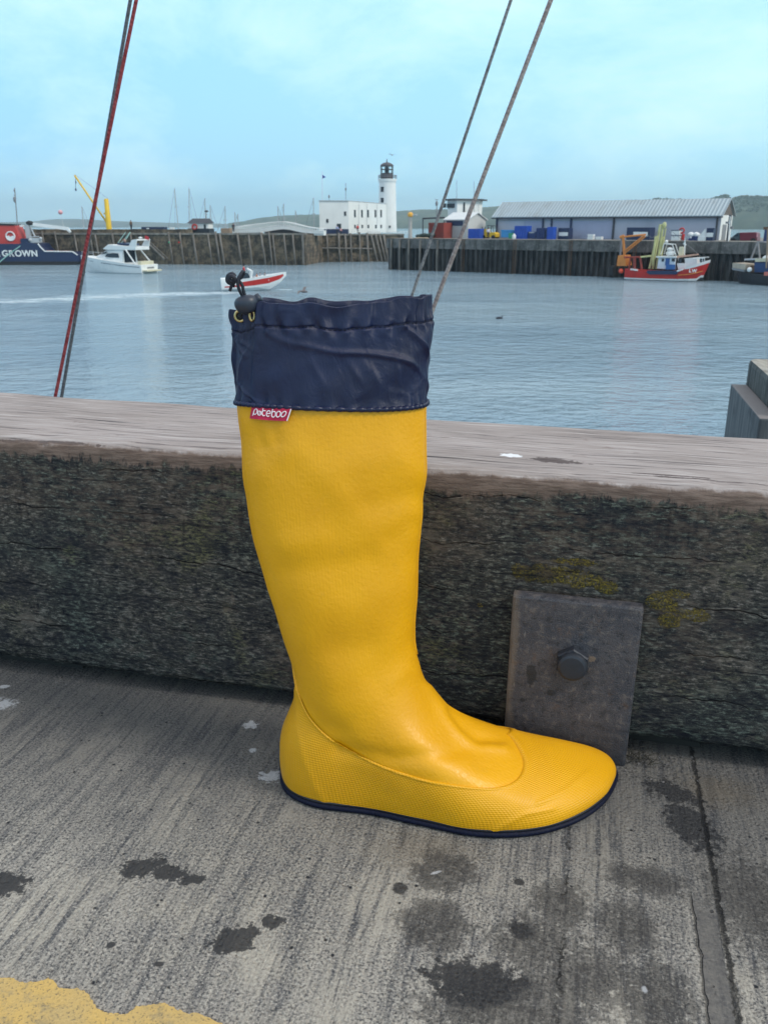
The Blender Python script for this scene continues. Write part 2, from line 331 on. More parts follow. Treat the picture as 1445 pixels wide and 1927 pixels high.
# ---- the big timber kerb
def timber():
    t = NT('weathered_timber'); v = t.tc()
    nr = t.tc('Normal'); sp = t.sep(v); nn = t.sep(nr)
    # face
    st = t.map(v, sc=(.30, 1, 1)); st2 = t.map(v, sc=(.12, 1, 1)); vert = t.map(v, sc=(1, 1, .10))
    fl = t.noise(t.map(v, sc=(.36, 1, 1)), 400, 5, .72); fl2 = t.noise(t.map(v, sc=(.40, 1, 1), loc=(2, 0, 0)), 150, 6, .72); grain = t.noise(st2, 330, 4, .65)
    big = t.noise(v, 6, 4, .6); big2 = t.noise(t.map(v, loc=(5, 2, 1)), 9, 5, .65); vs_ = t.noise(vert, 120, 4, .65)
    c = t.mix(t.rng(big, .35, .65), (.030, .034, .036), (.048, .047, .043))
    c = t.mix(t.rng(fl2, .50, .64, 0, .85), c, t.mix(t.rng(big2, .4, .6), (.078, .092, .082), (.125, .110, .098)))
    c = t.mix(t.rng(fl, .52, .64, 0, .85), c, t.mix(t.rng(big, .42, .58), (.150, .178, .152), (.215, .190, .175)))
    c = t.mix(t.rng(t.noise(v, 700, 2, .6), .60, .74, 0, .7), c, (.17, .17, .16))
    c = t.mix(t.rng(fl, .47, .38, 0, .85), c, (.008, .009, .016))
    olive = t.math('MULTIPLY', t.rng(big2, .54, .68), t.rng(fl, .44, .60))
    c = t.mix(t.math('MULTIPLY', olive, .6), c, (.13, .125, .045))
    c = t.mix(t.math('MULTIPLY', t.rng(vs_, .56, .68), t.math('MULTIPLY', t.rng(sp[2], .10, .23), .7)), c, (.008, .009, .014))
    # bare patches rubbed brown
    bare = t.math('MULTIPLY', t.rng(t.noise(t.map(v, sc=(1.4, 1, .8), loc=(1.7, 0, .4)), 13, 5, .7), .60, .72), t.rng(fl2, .38, .6))
    c = t.mix(t.math('MULTIPLY', bare, .65), c, (.17, .125, .10))
    # thin long cracks
    cz = t.math('ADD', sp[2], t.math('MULTIPLY_ADD', t.noise(t.map(v, sc=(1, 0, 0)), 7, 5, .6), .05, -.025))
    ck = t.math('FRACT', t.math('MULTIPLY', cz, 23.0)); ckm = t.math('MULTIPLY', t.rng(t.math('ABSOLUTE', t.math('SUBTRACT', ck, .5)), .020, .006), t.rng(t.noise(t.map(v, sc=(1, .1, 2)), 9, 3), .46, .58))
    c = t.mix(t.math('MULTIPLY', ckm, .9), c, (.003, .003, .005))
    # lichen round the plate
    def blob(u, z, ru, rz, amp=1.1):
        q = t.map(v, loc=(u, 0, z), sc=(ru, 10, rz), typ='TEXTURE')
        L = t.n('ShaderNodeVectorMath', {0: q}, operation='LENGTH').outputs['Value']
        L = t.math('ADD', L, t.math('MULTIPLY_ADD', t.noise(v, 62, 4, .7), amp*2, -amp))
        return t.rng(L, 1.1, .85)
    li = None
    for a in [(-.080, .172, .030, .009, .8), (-.050, .170, .022, .008, .8), (-.028, .165, .012, .006, .9), (.018, .156, .013, .008, 1.0), (.027, .140, .010, .007, 1.0), (-.098, .170, .012, .005, 1.2), (.045, .147, .014, .006, 1.3), (-.135, .137, .004, .003), (-.055, .186, .02, .003, 1.3), (.03, .165, .014, .004, 1.4)]:
        b_ = blob(*a); li = b_ if li is None else t.math('MAXIMUM', li, b_)
    lt = t.noise(v, 600, 5, .8)
    li = t.math('MULTIPLY', li, t.rng(lt, .43, .52, 0, .92))
    c = t.mix(li, c, t.mix(t.rng(lt, .45, .66), (.075, .063, .016), (.23, .180, .034)))
    md = t.noise(t.map(v, sc=(.55, 1, 1), loc=(1, 5, 2)), 34, 5, .7); lg = t.noise(t.map(v, sc=(.03, 1, 1), loc=(0, 3, 1)), 170, 4, .7)
    c = t.mix(t.rng(md, .52, .36, 0, .70), c, (.015, .017, .024))
    c = t.mix(t.rng(md, .56, .68, 0, .55), c, t.mix(t.rng(big, .45, .55), (.105, .115, .098), (.150, .130, .112)))
    c = t.mix(t.rng(lg, .42, .34, 0, .75), c, (.006, .007, .012))
    wm_ = t.math('MULTIPLY', t.rng(t.noise(t.map(v, loc=(.9, 0, .3)), 5, 3, .5), .50, .62), t.rng(fl2, .40, .6)); c = t.mix(t.math('MULTIPLY', wm_, .45), c, (.115, .085, .068))
    hface = t.math('ADD', t.math('MULTIPLY', fl, .7), t.math('MULTIPLY', grain, .5)); hface = t.math('ADD', hface, t.math('MULTIPLY', lg, .6)); hface = t.math('ADD', hface, t.math('MULTIPLY', md, .5))
    hface = t.math('ADD', hface, t.math('MULTIPLY', li, .7)); hface = t.math('SUBTRACT', hface, t.math('MULTIPLY', ckm, 1.2))
    # top: bleached wood with long splits
    tg = t.map(v, sc=(.035, 1, 1)); g1 = t.noise(tg, 300, 5, .68); g2 = t.noise(t.map(v, sc=(.02, 1, 1), loc=(3, 0, 0)), 110, 4, .6); tb = t.noise(t.map(v, sc=(.4, 1, 1)), 14, 4, .6)
    tcol = t.mix(t.rng(tb, .3, .7), (.275, .240, .228), (.345, .305, .295))
    tcol = t.mix(t.rng(g1, .50, .70, 0, .75), tcol, (.50, .465, .46))
    tcol = t.mix(t.rng(g1, .47, .32, 0, .85), tcol, (.075, .066, .072))
    spl = t.rng(g2, .345, .30)
    tcol = t.mix(spl, tcol, (.03, .028, .034))
    dirt = t.math('MULTIPLY', t.rng(t.noise(t.map(v, sc=(.6, 1, 1), loc=(8, 8, 0)), 26, 6, .75), .60, .70), .55)
    tcol = t.mix(dirt, tcol, (.16, .12, .11))
    def tblob(u, n, ru, rn, amp=.8):
        q = t.map(v, loc=(u, n, 0), sc=(ru, rn, 10), typ='TEXTURE')
        L = t.n('ShaderNodeVectorMath', {0: q}, operation='LENGTH').outputs['Value']
        L = t.math('ADD', L, t.math('MULTIPLY_ADD', t.noise(v, 90, 4, .7), amp*2, -amp)); return t.rng(L, 1.1, .9)
    def tpx(px, py, ru, rn, amp=.8):
        p = onz(px, py, .262)-FACE0; return tblob(p.dot(bdir), p.dot(ndir), ru, rn, amp)
    tcol = t.mix(t.math('MULTIPLY', tpx(963, 858, .009, .006, 1.4), .9), tcol, (.74, .76, .80))
    dk_ = tpx(1045, 866, .024, .007, 1.8)
    for a in ((1190, 905, .05, .0022, 1.6), (1245, 893, .035, .0016, 1.5), (1320, 913, .05, .0020, 1.6), (1380, 905, .03, .0014, 1.4), (1290, 899, .03, .0018, 1.6), (90, 832, .05, .0014, 1.2)): dk_ = t.math('MAXIMUM', dk_, tpx(*a))
    tcol = t.mix(t.math('MULTIPLY', dk_, .8), tcol, (.07, .052, .052))
    htop = t.math('SUBTRACT', t.math('MULTIPLY', g1, .8), t.math('MULTIPLY', spl, .8))
    topm = t.rng(t.math('ADD', nn[2], t.math('MULTIPLY_ADD', t.noise(t.map(v, sc=(1, 1, .3)), 110, 4, .7), .5, -.25)), .50, .80)
    # worn rounded arris: bare reddish brown, ragged below
    ar = t.math('ADD', sp[2], t.math('MULTIPLY_ADD', t.noise(t.map(v, sc=(1, 1, .35)), 105, 5, .75), .036, -.018))
    ar = t.math('ADD', ar, t.math('MULTIPLY_ADD', big, .03, -.015))
    ar = t.math('ADD', ar, t.math('MULTIPLY', sp[0], .0101)); am = t.rng(ar, .2385, .2445)
    c = t.mix(t.math('MULTIPLY', am, .93), c, t.mix(t.rng(grain, .35, .65), (.115, .083, .070), (.20, .15, .128)))
    c = t.mix(topm, c, tcol); h = t.mix(topm, hface, htop)
    return t.out(c, t.rng(topm, 0, 1, .88, .8), t.bump(h, .7, .0018), Specular_IOR_Level=.12)
# the timber in its own frame: x along, y away, z up
beam_m = timber()
prof = []     # (y, z) round the section, front bottom -> front top -> back top -> back bottom
z0, z1, dy = .020, .2620, .196
fr = [(0, z0+(z1-.012-z0)*k/44) for k in range(45)]
arc = [(.014-.014*math.cos(a), z1-.012+.012*math.sin(a)) for a in [math.pi/2*k/8 for k in range(1, 9)]]
tp = [(.014+(dy-.028)*k/24, z1) for k in range(1, 25)]
arc2 = [(dy-.014+.014*math.sin(a), z1-.012+.012*math.cos(a)) for a in [math.pi/2*k/6 for k in range(1, 7)]]
bk = [(dy, z1-.012-(z1-.012-z0)*k/8) for k in range(1, 9)]; bt = [(dy*(1-k/8), z0) for k in range(1, 8)]
prof = fr+arc+tp+arc2+bk+bt
n_ = len(prof); bm_ = MB(); L0, L1, NS = -1.0, .62, 700
vs_ = []
def bump_(u, a, w): return math.exp(-((u-a)/w)**2)
for i in range(NS+1):
    u = L0+(L1-L0)*i/NS
    for (y, z) in prof:
        q = Vector((u, y, z)); nzv = mn.noise(Vector((u*6, y*6, z*6)))*.0022+mn.noise(Vector((u*22, y*60, z*60)))*.0010+mn.noise(Vector((u*60, y*200, z*200)))*.0005
        front = max(0, 1-y/.03)
        yy = y+nzv*front; zz = z
        if z > z1-.02: zz += mn.noise(Vector((u*9, y*14, 3)))*.0014+mn.noise(Vector((u*25, y*190, 3)))*.0005
        e = front*max(0, 1-(z1-z)/.05)                   # arris wear, deeper in places
        zz += (-.0007-.0101*u)*(z-z0)/(z1-z0)
        zz -= e*(.0035*bump_(u, .16, .05)+.004*mn.noise(Vector((u*7, 1, 5)))+.003*bump_(u, -.62, .06)+.0016*mn.noise(Vector((u*45, 2, 5))))
        yy += e*(.004*mn.noise(Vector((u*10, 7, 2)))+.002)
        e2 = front*max(0, 1-(z-z0)/.02)                  # broken lower edge
        zz += e2*(.004*max(0, mn.noise(Vector((u*16, 4, 4))))+.003*mn.noise(Vector((u*5, 4, 8)))+.0016*mn.noise(Vector((u*70, 4, 8))))
        yy += e2*.004
        vs_.append((u, yy, zz))
fs_ = [(i*n_+k, i*n_+(k+1) % n_, (i+1)*n_+(k+1) % n_, (i+1)*n_+k) for i in range(NS) for k in range(n_)]
fs_ += [tuple(range(n_-1, -1, -1)), tuple(NS*n_+k for k in range(n_))]
bm_.add(vs_, fs_)
beam = bm_.build('timber_beam', beam_m, smooth=True); beam.location = FACE0; beam.rotation_euler.z = BY
tag(beam, 'long weathered squared timber laid along the quay edge with bleached top and mossy dark face', 'timber beam')
for k, (u, lb) in enumerate([(-.62, 'small dark packing block under the timber beam at the left'), (.02, 'small dark packing block under the timber beam behind the steel plate')]):
    o = MB().box(-.05, .05, .03, .17, .0005, .0235).build('packing_block', paint('block_wood', (.03, .028, .026), .9)); o.location = B(u, 0, 0); o.rotation_euler.z = BY
    tag(o, lb, 'block', 'packing blocks under the beam')
# grit and crumbs gathered at the foot of the beam
gr = MB(); rnd = random.Random(3)
for i in range(900):
    u = rnd.uniform(-.8, .45); nn_ = -abs(rnd.gauss(0, .035))+.02
    if .0 < u+0.12 < .1 and nn_ < -.0: nn_ = rnd.uniform(-.03, 0)
    if i > 620: u = rnd.gauss(.03, .022); nn_ = rnd.uniform(-.035, .012)
    s_ = rnd.uniform(.0004, .0013)*(1.6 if rnd.random() < .06 else 1); p = B(u, nn_, s_*.5)
    vv = [p+Vector((rnd.uniform(-1, 1), rnd.uniform(-1, 1), rnd.uniform(-.5, 1)))*s_ for _ in range(5)]
    gr.add(vv, [(0,1,2),(0,2,3),(0,3,1),(1,2,4),(2,3,4),(1,4,3)])
tag(gr.build('grit', paint('grit_stone', (.16, .15, .15), .9, .4, 300)), 'loose grit and crumbs along the foot of the timber beam', 'grit', kind='stuff')

# dry weed caught between the plate and the beam foot
wdm = MB(); rnd = random.Random(9)
for i in range(45):
    p = B(rnd.gauss(.012, .008), rnd.uniform(-.014, .004), rnd.uniform(.0, .006)); q = p+Vector((rnd.gauss(.003, .006), rnd.gauss(-.002, .003), rnd.uniform(.001, .010))); k = (p+q)/2+Vector((rnd.gauss(0, .003), rnd.gauss(0, .003), rnd.uniform(.001, .005)))
    wdm.tube([p, k, q], [.00035, .0003, .00012], 4)
tag(wdm.build('dry_weed', paint('weed_brown', (.05, .045, .035), .9, .4, 300)), 'dry weed strands caught beside the foot of the steel plate', 'weed', kind='stuff')

# ---- steel plate and bolt
def steel():
    t = NT('weathered_steel'); v = t.tc()
    a = t.noise(v, 22, 6, .65); b = t.noise(v, 120, 5, .7); f = t.noise(v, 900, 2, .7); sc = t.noise(t.map(v, sc=(1, 1, .15), rot=(0, .4, 0)), 260, 3, .6)
    sp = t.sep(v)
    c = t.mix(t.rng(a, .34, .66), (.052, .056, .074), (.092, .088, .100))
    c = t.mix(t.rng(b, .52, .64, 0, .75), c, (.165, .145, .140))
    c = t.mix(t.rng(b, .47, .38, 0, .8), c, (.030, .033, .044))
    c = t.mix(t.rng(f, .52, .66, 0, .5), c, (.15, .145, .145)); c = t.mix(t.rng(f, .46, .34, 0, .6), c, (.03, .032, .04))
    c = t.mix(t.rng(t.noise(t.map(v, loc=(4, 1, 2)), 34, 6, .75), .56, .68, 0, .6), c, (.135, .085, .060)); c = t.mix(t.rng(sc, .66, .72, 0, .5), c, (.25, .24, .24))
    def blob(u, z, ru, rz, amp=.6):
        q = t.map(v, loc=(u, 0, z), sc=(ru, 10, rz), typ='TEXTURE')
        L = t.n('ShaderNodeVectorMath', {0: q}, operation='LENGTH').outputs['Value']
        L = t.math('ADD', L, t.math('MULTIPLY_ADD', t.noise(v, 110, 4, .7), amp*2, -amp)); return t.rng(L, 1.15, .85)
    m = t.math('MAXIMUM', blob(-.034, .082, .0042, .011, .9), t.math('MAXIMUM', blob(-.015, .066, .004, .003), blob(-.040, .055, .0022, .002)))
    c = t.mix(t.math('MULTIPLY', m, .85), c, (.03, .032, .038))
    c = t.mix(t.math('MULTIPLY', blob(.016, .104, .004, .003, .8), .8), c, (.26, .19, .14))
    c = t.mix(t.math('MULTIPLY', t.rng(t.math('ADD', sp[0], t.math('MULTIPLY_ADD', a, .02, -.01)), -.046, -.052), .5), c, (.22, .175, .135))
    c = t.mix(t.math('MULTIPLY', t.rng(t.math('ADD', sp[2], t.math('MULTIPLY_ADD', a, .05, -.025)), .05, .015), .55), c, (.035, .037, .046))
    return t.out(c, t.rng(b, .3, .7, .48, .72), t.bump(t.math('ADD', t.math('MULTIPLY', b, .9), t.math('MULTIPLY', f, .5)), .8, .0016), metal=.35)
sm = steel()
# plate in its own frame (x along the beam)
pt = thing('steel_plate', B(-.0525, -.0165, 0), 'grey steel plate bolted upright against the timber beam, its foot behind the boot toe', 'metal plate')
off_p = off[pt.name]
pb = MB(); b_ = bmesh.new()
W, Hh, T = .1095, .1570, .0125
pb.box(-W/2, W/2, 0, T, 0, Hh)
plate = pb.build('plate', sm, None, bevel=.0026, smooth=False)
plate.parent = pt; off[plate.name] = off_p
for q in plate.data.polygons: q.use_smooth = False
pt.rotation_euler = (0, R(.6), BY)
bo = MB(); hexr = .0150
ring = [(hexr*math.cos(R(60*k+90)), hexr*math.sin(R(60*k+90))) for k in range(6)]
bo.add([(x, -.0005, z) for x, z in ring]+[(x, -.0075, z) for x, z in ring]+[(x*.93, -.0092, z*.93) for x, z in ring], [(i, (i+1) % 6, (i+1) % 6+6, i+6) for i in range(6)]+[(i+6, (i+1) % 6+6, (i+1) % 6+12, i+12) for i in range(6)]+[tuple(range(12, 18))])
M_ = Matrix.Rotation(R(90), 4, 'X')
bo.lathe((0, 0, 0), [(.0126, .0085), (.0128, .0125), (.0122, .0142), (.0100, .0152), (.005, .0154), (.0005, .0155)], 32, M=M_)
bolt = bo.build('bolt', paint('dark_bolt_steel', (.034, .040, .054), .5, .3, 120, .35), None, bevel=0); bolt.parent = pt; bolt.location = (.0005, 0, .1005); off[bolt.name] = off_p
# ================================================================ THE BOOT
def lerp(a, b, t): return a+(b-a)*t
def interp(tab, x):
    if x <= tab[0][0]: return tab[0][1]
    for (a, b), (c, d) in zip(tab, tab[1:]):
        if x <= c:
            t = (x-a)/(c-a); return b+(d-b)*t
    return tab[-1][1]
def sinterp(tab, x):      # smooth (catmull) interpolation
    n = len(tab)
    if x <= tab[0][0]: return tab[0][1]
    if x >= tab[-1][0]: return tab[-1][1]
    for i in range(n-1):
        if x <= tab[i+1][0]:
            x0, y0 = tab[i]; x1, y1 = tab[i+1]; h = x1-x0; t = (x-x0)/h
            def sl(j):
                if j <= 0: return (tab[1][1]-tab[0][1])/(tab[1][0]-tab[0][0])
                if j >= n-1: return (tab[-1][1]-tab[-2][1])/(tab[-1][0]-tab[-2][0])
                return (tab[j+1][1]-tab[j-1][1])/(tab[j+1][0]-tab[j-1][0])
            m0, m1 = sl(i)*h, sl(i+1)*h
            return (2*t**3-3*t**2+1)*y0+(t**3-2*t**2+t)*m0+(-2*t**3+3*t**2)*y1+(t**3-t**2)*m1
YC = .622
# silhouettes of the shaft as (image row, column) read at the boot's own distance, turned into height -> x
Ls = [(560,437),(620,436),(680,438),(720,443),(757,448),(800,452),(850,456),(900,462),(1000,475),(1060,490),(1108,503),(1140,514),(1200,533),(1250,549),(1290,556),(1315,556),(1340,552)]
Rs = [(548,815),(620,812),(680,807),(720,803),(757,800),(850,799),(950,795),(1050,787),(1110,783),(1160,780),(1200,780),(1235,785),(1265,793),(1295,803),(1325,822)]
Lz = sorted([(at(x, y, YC).z, at(x, y, YC).x) for y, x in Ls]); Rz = sorted([(at(x, y, YC).z, at(x, y, YC).x) for y, x in Rs])
ZT = at(722, 566, YC).z; ZA = .118; ZY = .3405
def xb(z): return sinterp(Lz, z)
def xf(z): return sinterp(Rz, z)
def halfd(z): return sinterp([(.10, .0395), (.14, .0370), (.20, .0340), (.28, .0295), (.34, .0235), (.38, .021), (.41, .0185)], z)
def yc(z): return sinterp([(.10, .6255), (.2, .624), (.3, .622), (.42, .622)], z)
NC = 260
def ringpt(z, f):
    """f: 0 back, .25 near side, .5 front, .75 far side"""
    a = 2*math.pi*f; cx = (xb(z)+xf(z))/2; hw = (xf(z)-xb(z))/2
    e = sinterp([(.1, .98), (.2, .95), (.35, .92), (.42, .92)], z)
    ca, sa = math.cos(a), math.sin(a)
    x = -math.copysign(abs(ca)**e, ca)*hw; y = -math.copysign(abs(sa)**e, sa)*halfd(z)
    return Vector((cx+x, yc(z)+y, z))
# footprint, starting at the heel's back and going along the near side
foot = [(-.0885,.6380),(-.0865,.6230),(-.0765,.6065),(-.0542,.5935),(-.0098,.5847),(.0332,.5705),(.0748,.5585),(.1174,.5598),(.1543,.5745),(.1815,.5975),(.1985,.6240),(.2030,.6400),
        (.1980,.6505),(.1780,.6560),(.1400,.6600),(.0900,.6600),(.0400,.6580),(-.0100,.6590),(-.0500,.6630),(-.0780,.6600),(-.0895,.6500)]
def closed_curve(P, n):
    out = []; m = len(P)
    for i in range(m):
        p0, p1, p2, p3 = (Vector((*P[(i+k-1) % m], 0)) for k in range(4))
        for j in range(24):
            t = j/24; out.append(.5*((2*p1)+(-p0+p2)*t+(2*p0-5*p1+4*p2-p3)*t*t+(-p0+3*p1-3*p2+p3)*t**3))
    L = [0]
    for i in range(len(out)): L.append(L[-1]+(out[(i+1) % len(out)]-out[i]).length)
    res = []; k = 0
    for i in range(n):
        s = L[-1]*i/n
        while L[k+1] < s: k += 1
        a, b = out[k], out[(k+1) % len(out)]; res.append(a.lerp(b, (s-L[k])/max(1e-9, L[k+1]-L[k])))
    return res, L[-1]
fp, FL = closed_curve(foot, NC)
# toe tip's arc fraction
ti = max(range(NC), key=lambda i: fp[i].x)/NC
def fracmap(f):           # footprint fraction -> ring fraction (toe tip -> front)
    return .5*f/ti if f < ti else .5+.5*(f-ti)/(1-ti)
SOLE_Z = .0062
def bez(f_i, t):
    f = f_i/NC; P0 = Vector((fp[f_i].x, fp[f_i].y, SOLE_Z)); rf = fracmap(f)
    P3 = ringpt(ZA, rf); Pu = ringpt(ZA+.012, rf); tan = (Pu-P3)/.012
    fw = max(0, -math.cos(2*math.pi*rf))          # 1 at the toe, 0 at the sides
    fw = fw*fw*(3-2*fw); bw = max(0, math.cos(2*math.pi*rf))
    cen = Vector((sinterp([(-.09, -.05), (.2, .16)], P0.x), .618, 0)); outw = Vector((P0.x-cen.x, P0.y-cen.y, 0)); 
    if outw.length > 0: outw.normalize()
    h0 = lerp(.031, .031, fw)+.018*bw
    C0 = P0+Vector((0, 0, h0))+outw*lerp(.006, .004, fw)-Vector((.004, 0, 0))*bw
    k = lerp(.045, .058, fw)
    C3 = P3-tan*k*(1-fw)+Vector((lerp(0, .016, fw), 0, -.088*fw))
    side = 1-fw-bw
    C3 += Vector((.030*max(0, side)*max(0, -math.cos(2*math.pi*rf)+.35), 0, 0))
    u = 1-t
    return P0*u**3+C0*3*u*u*t+C3*3*u*t*t+P3*t**3
def vb(rf):
    f = rf if rf <= .5 else 1-rf
    return sinterp([(0, 1.0), (.04, .90), (.09, .70), (.14, .53), (.20, .43), (.27, .39), (.35, .40), (.42, .46), (.47, .53), (.5, .57)], f)
def pdist(p, poly):
    best = 1e9
    for a, b in zip(poly, poly[1:]):
        dx, dy_ = b[0]-a[0], b[1]-a[1]; t = max(0, min(1, ((p[0]-a[0])*dx+(p[1]-a[1])*dy_)/(dx*dx+dy_*dy_)))
        d = math.hypot(p[0]-a[0]-t*dx, p[1]-a[1]-t*dy_); best = min(best, d)
    return best
# ridges and hollows in the rubber on the near side: (polyline, half width px, height m)
ridges = [([(557,1300),(560,1370),(572,1430),(592,1480),(612,1512)], 6, .0006), ([(1012,1512),(1060,1490),(1105,1455)], 5, .0008), ([(930,1562),(985,1532),(1040,1522)], 5, .0008)]
folds = [([(700,1270),(750,1235),(770,1215)], 22, -.0008), ([(735,1290),(765,1262)], 12, .0006),
         ([(806,1296),(832,1334),(862,1378),(895,1402),(950,1408)], 10, .0026), ([(850,1345),(884,1384),(935,1392)], 13, -.0020),
         ([(640,1410),(740,1428),(840,1418),(900,1398)], 16, -.0020), ([(560,1330),(600,1370),(640,1380)], 26, -.0014),
         ([(600,1230),(690,1220)], 34, -.0018), ([(470,830),(520,880)], 30, -.0012), ([(460,905),(560,850),(640,930)], 26, .0010),
         ([(640,880),(740,860),(800,900)], 34, .0014), ([(700,950),(790,930)], 26, -.0014), ([(740,1015),(775,990)], 20, -.0010),
         ([(540,1075),(620,1065),(690,1050)], 26, -.0015), ([(540,1025),(600,1015)], 24, .0010), ([(660,1100),(760,1040)], 34, -.0012), ([(600,1150),(760,1120)], 40, .0012),
         ([(620,1330),(700,1310),(780,1330)], 36, .0012), ([(560,1180),(620,1280)], 30, .0010), ([(505,775),(520,830)], 14, -.0010), ([(474,775),(492,840)],12,-.0010)]
def relief(p, near):
    if not near: return 0
    q = proj(p); d = 0
    for poly, w, h in ridges:
        x = pdist(q, poly)/w
        if x < 3: d += h*math.exp(-x*x)
    for poly, w, h in folds:
        x = pdist(q, poly)/w
        if x < 3: d += h*math.exp(-x*x)
    return d
ZB = ZY-.0035
NO, NU, NR = 56, 34, 150
rows = []
def finish(cols_rows, extra):
    """displace rows of points along the grid normal"""
    nr, nc = len(cols_rows), len(cols_rows[0]); out = []
    for j in range(nr):
        row = []
        for i in range(nc):
            a = cols_rows[j][(i+1) % nc]-cols_rows[j][i-1]; b = cols_rows[min(j+1, nr-1)][i]-cols_rows[max(j-1, 0)][i]
            n = a.cross(b)
            if n.length < 1e-12: n = Vector((0, 0, 1))
            n.normalize(); p = cols_rows[j][i]
            row.append(p+n*extra(p, n, j, i))
        out.append(row)
    return out
def grid_mesh(rows, name, mat, parent, uvs=None, capbot=False, capmid=None):
    nr, nc = len(rows), len(rows[0]); mb = MB(); mb.add([p for r_ in rows for p in r_], [(j*nc+i, j*nc+(i+1) % nc, (j+1)*nc+(i+1) % nc, (j+1)*nc+i) for j in range(nr-1) for i in range(nc)])
    o = mb.build(name, mat, parent, smooth=True, norm=False)
    ul = o.data.uv_layers.new(name='UVMap')
    L = [[0]*(nc+1) for _ in range(nr)]; Vv = [[0]*(nc+1) for _ in range(nr)]
    mid = rows[nr//3]
    s = 0
    xs = [0]
    for i in range(nc): s += (mid[(i+1) % nc]-mid[i]).length; xs.append(s)
    for i in range(nc+1):
        v = 0
        for j in range(nr):
            if j: v += (rows[j][i % nc]-rows[j-1][i % nc]).length
            Vv[j][i] = v
    li = 0
    for j in range(nr-1):
        for i in range(nc):
            for (jj, ii) in ((j, i), (j, i+1), (j+1, i+1), (j+1, i)):
                ul.data[li].uv = (xs[ii], Vv[jj][ii]); li += 1
    return o
allr = []
for j in range(NO+NU+1):
    r_ = []
    for i in range(NC):
        b = vb(fracmap(i/NC)); t = b*j/NO if j <= NO else b+(1-b)*(j-NO)/NU
        r_.append(bez(i, max(0, min(1, t))))
    allr.append(r_)
def soft(p): return mn.noise(p*18)*.0006+mn.noise(p*40+Vector((3,3,3)))*.00035
overlay = [list(r_) for r_ in allr[:NO+1]]
ov = finish(allr, lambda p, n, j, i: soft(p)+relief(p, n.y < .25)+(.0006 if j < NO-2 else (.0006+.0006 if j < NO else (.0008 if j == NO else 0))))
ovr = ov[:NO+1]
ovr.append([a.lerp(b, .2)-(Vector((0, 0, 0))) for a, b in zip(finish(allr, lambda p, n, j, i: -.0006)[NO], allr[NO+1])])
def rubber(name, knurl):
    t = NT(name); v = t.tc(); uv = t.tc('UV')
    a = t.noise(v, 14, 4, .55); f = t.noise(v, 420, 4, .65); f2 = t.noise(v, 1500, 2, .5)
    c = t.mix(t.rng(a, .3, .7), (.68, .325, .003), (.76, .375, .004))
    c = t.mix(t.rng(t.noise(v, 45, 5, .7), .58, .75, 0, .22), c, (.50, .27, .012))
    c = t.mix(t.rng(t.noise(t.map(v, sc=(1, 1, .5), loc=(2, 2, 2)), 120, 6, .8), .60, .72, 0, .25), c, (.42, .24, .03))
    if knurl:
        s = t.sep(uv); k1 = t.math('SINE', t.math('MULTIPLY', s[0], 2*math.pi/.0031)); row = t.math('MULTIPLY', s[1], 2*math.pi/.0042)
        k2 = t.math('SINE', t.math('MULTIPLY_ADD', s[0], 2*math.pi/.0062, row)); k3 = t.math('SINE', t.math('MULTIPLY_ADD', s[0], -2*math.pi/.0062, row))
        kk = t.math('MULTIPLY', k2, k3)
        h = t.math('ADD', t.math('MULTIPLY', t.rng(kk, -.6, .6), 1.0), t.math('MULTIPLY', f2, .1))
        nrm = t.bump(h, .5, .0005); c = t.mix(t.rng(kk, .2, -.7, 0, .12), c, (.58, .32, .006))
        return t.out(c, .40, nrm, Specular_IOR_Level=.42)
    pu = t.noise(t.map(v, sc=(1, 1, 1)), 330, 3, .6)
    wv = t.math('SINE', t.math('MULTIPLY', t.sep(uv)[0], 2*math.pi/.0021))
    h = t.math('ADD', t.math('MULTIPLY', pu, 1.0), t.math('MULTIPLY', t.math('MULTIPLY', wv, t.rng(a, .4, .7)), .06))
    return t.out(c, t.rng(f, .3, .7, .36, .5), t.bump(h, .45, .0009), Specular_IOR_Level=.42)
ry, rk = rubber('yellow_rubber', False), rubber('knurled_yellow_rubber', True)
boot = thing('rain_boot', (.04, .62, 0), 'tall yellow rubber boot with navy fabric cuff standing on the concrete against the timber beam', 'boot')
grid_mesh(ovr, 'foot_cover', rk, boot)
# shaft
shaft = [list(r_) for r_ in allr[NO-2:]]
zs = [ZA+(ZB+.0002-ZA)*k/NR for k in range(1, NR+1)]
for z in zs: shaft.append([ringpt(z, fracmap(i/NC)) for i in range(NC)])
def shaft_ext(p, n, j, i):
    d = soft(p)+relief(p, n.y < .25)
    d += mn.noise(Vector((p.x*9, p.y*9, p.z*9)))*.0007*max(0, min(1, (p.z-ZA)/.04))
    if j < 6: d -= .0005*(1-j/6)
    return d
shr = finish(shaft, shaft_ext)
shaft_o = grid_mesh(shr, 'shaft', ry, boot)
# piping bead down the front and back edges where the two flat halves of the shaft are welded
for f0 in (0.0, .5):
    pts = []; i0 = min(range(NC), key=lambda i: abs(fracmap(i/NC)-f0))
    src = shr[NU+8:]
    for r_ in src[::4]: pts.append(r_[i0])
    MB().tube(pts, .0011, 8).build('edge_seam', ry, boot, smooth=True)
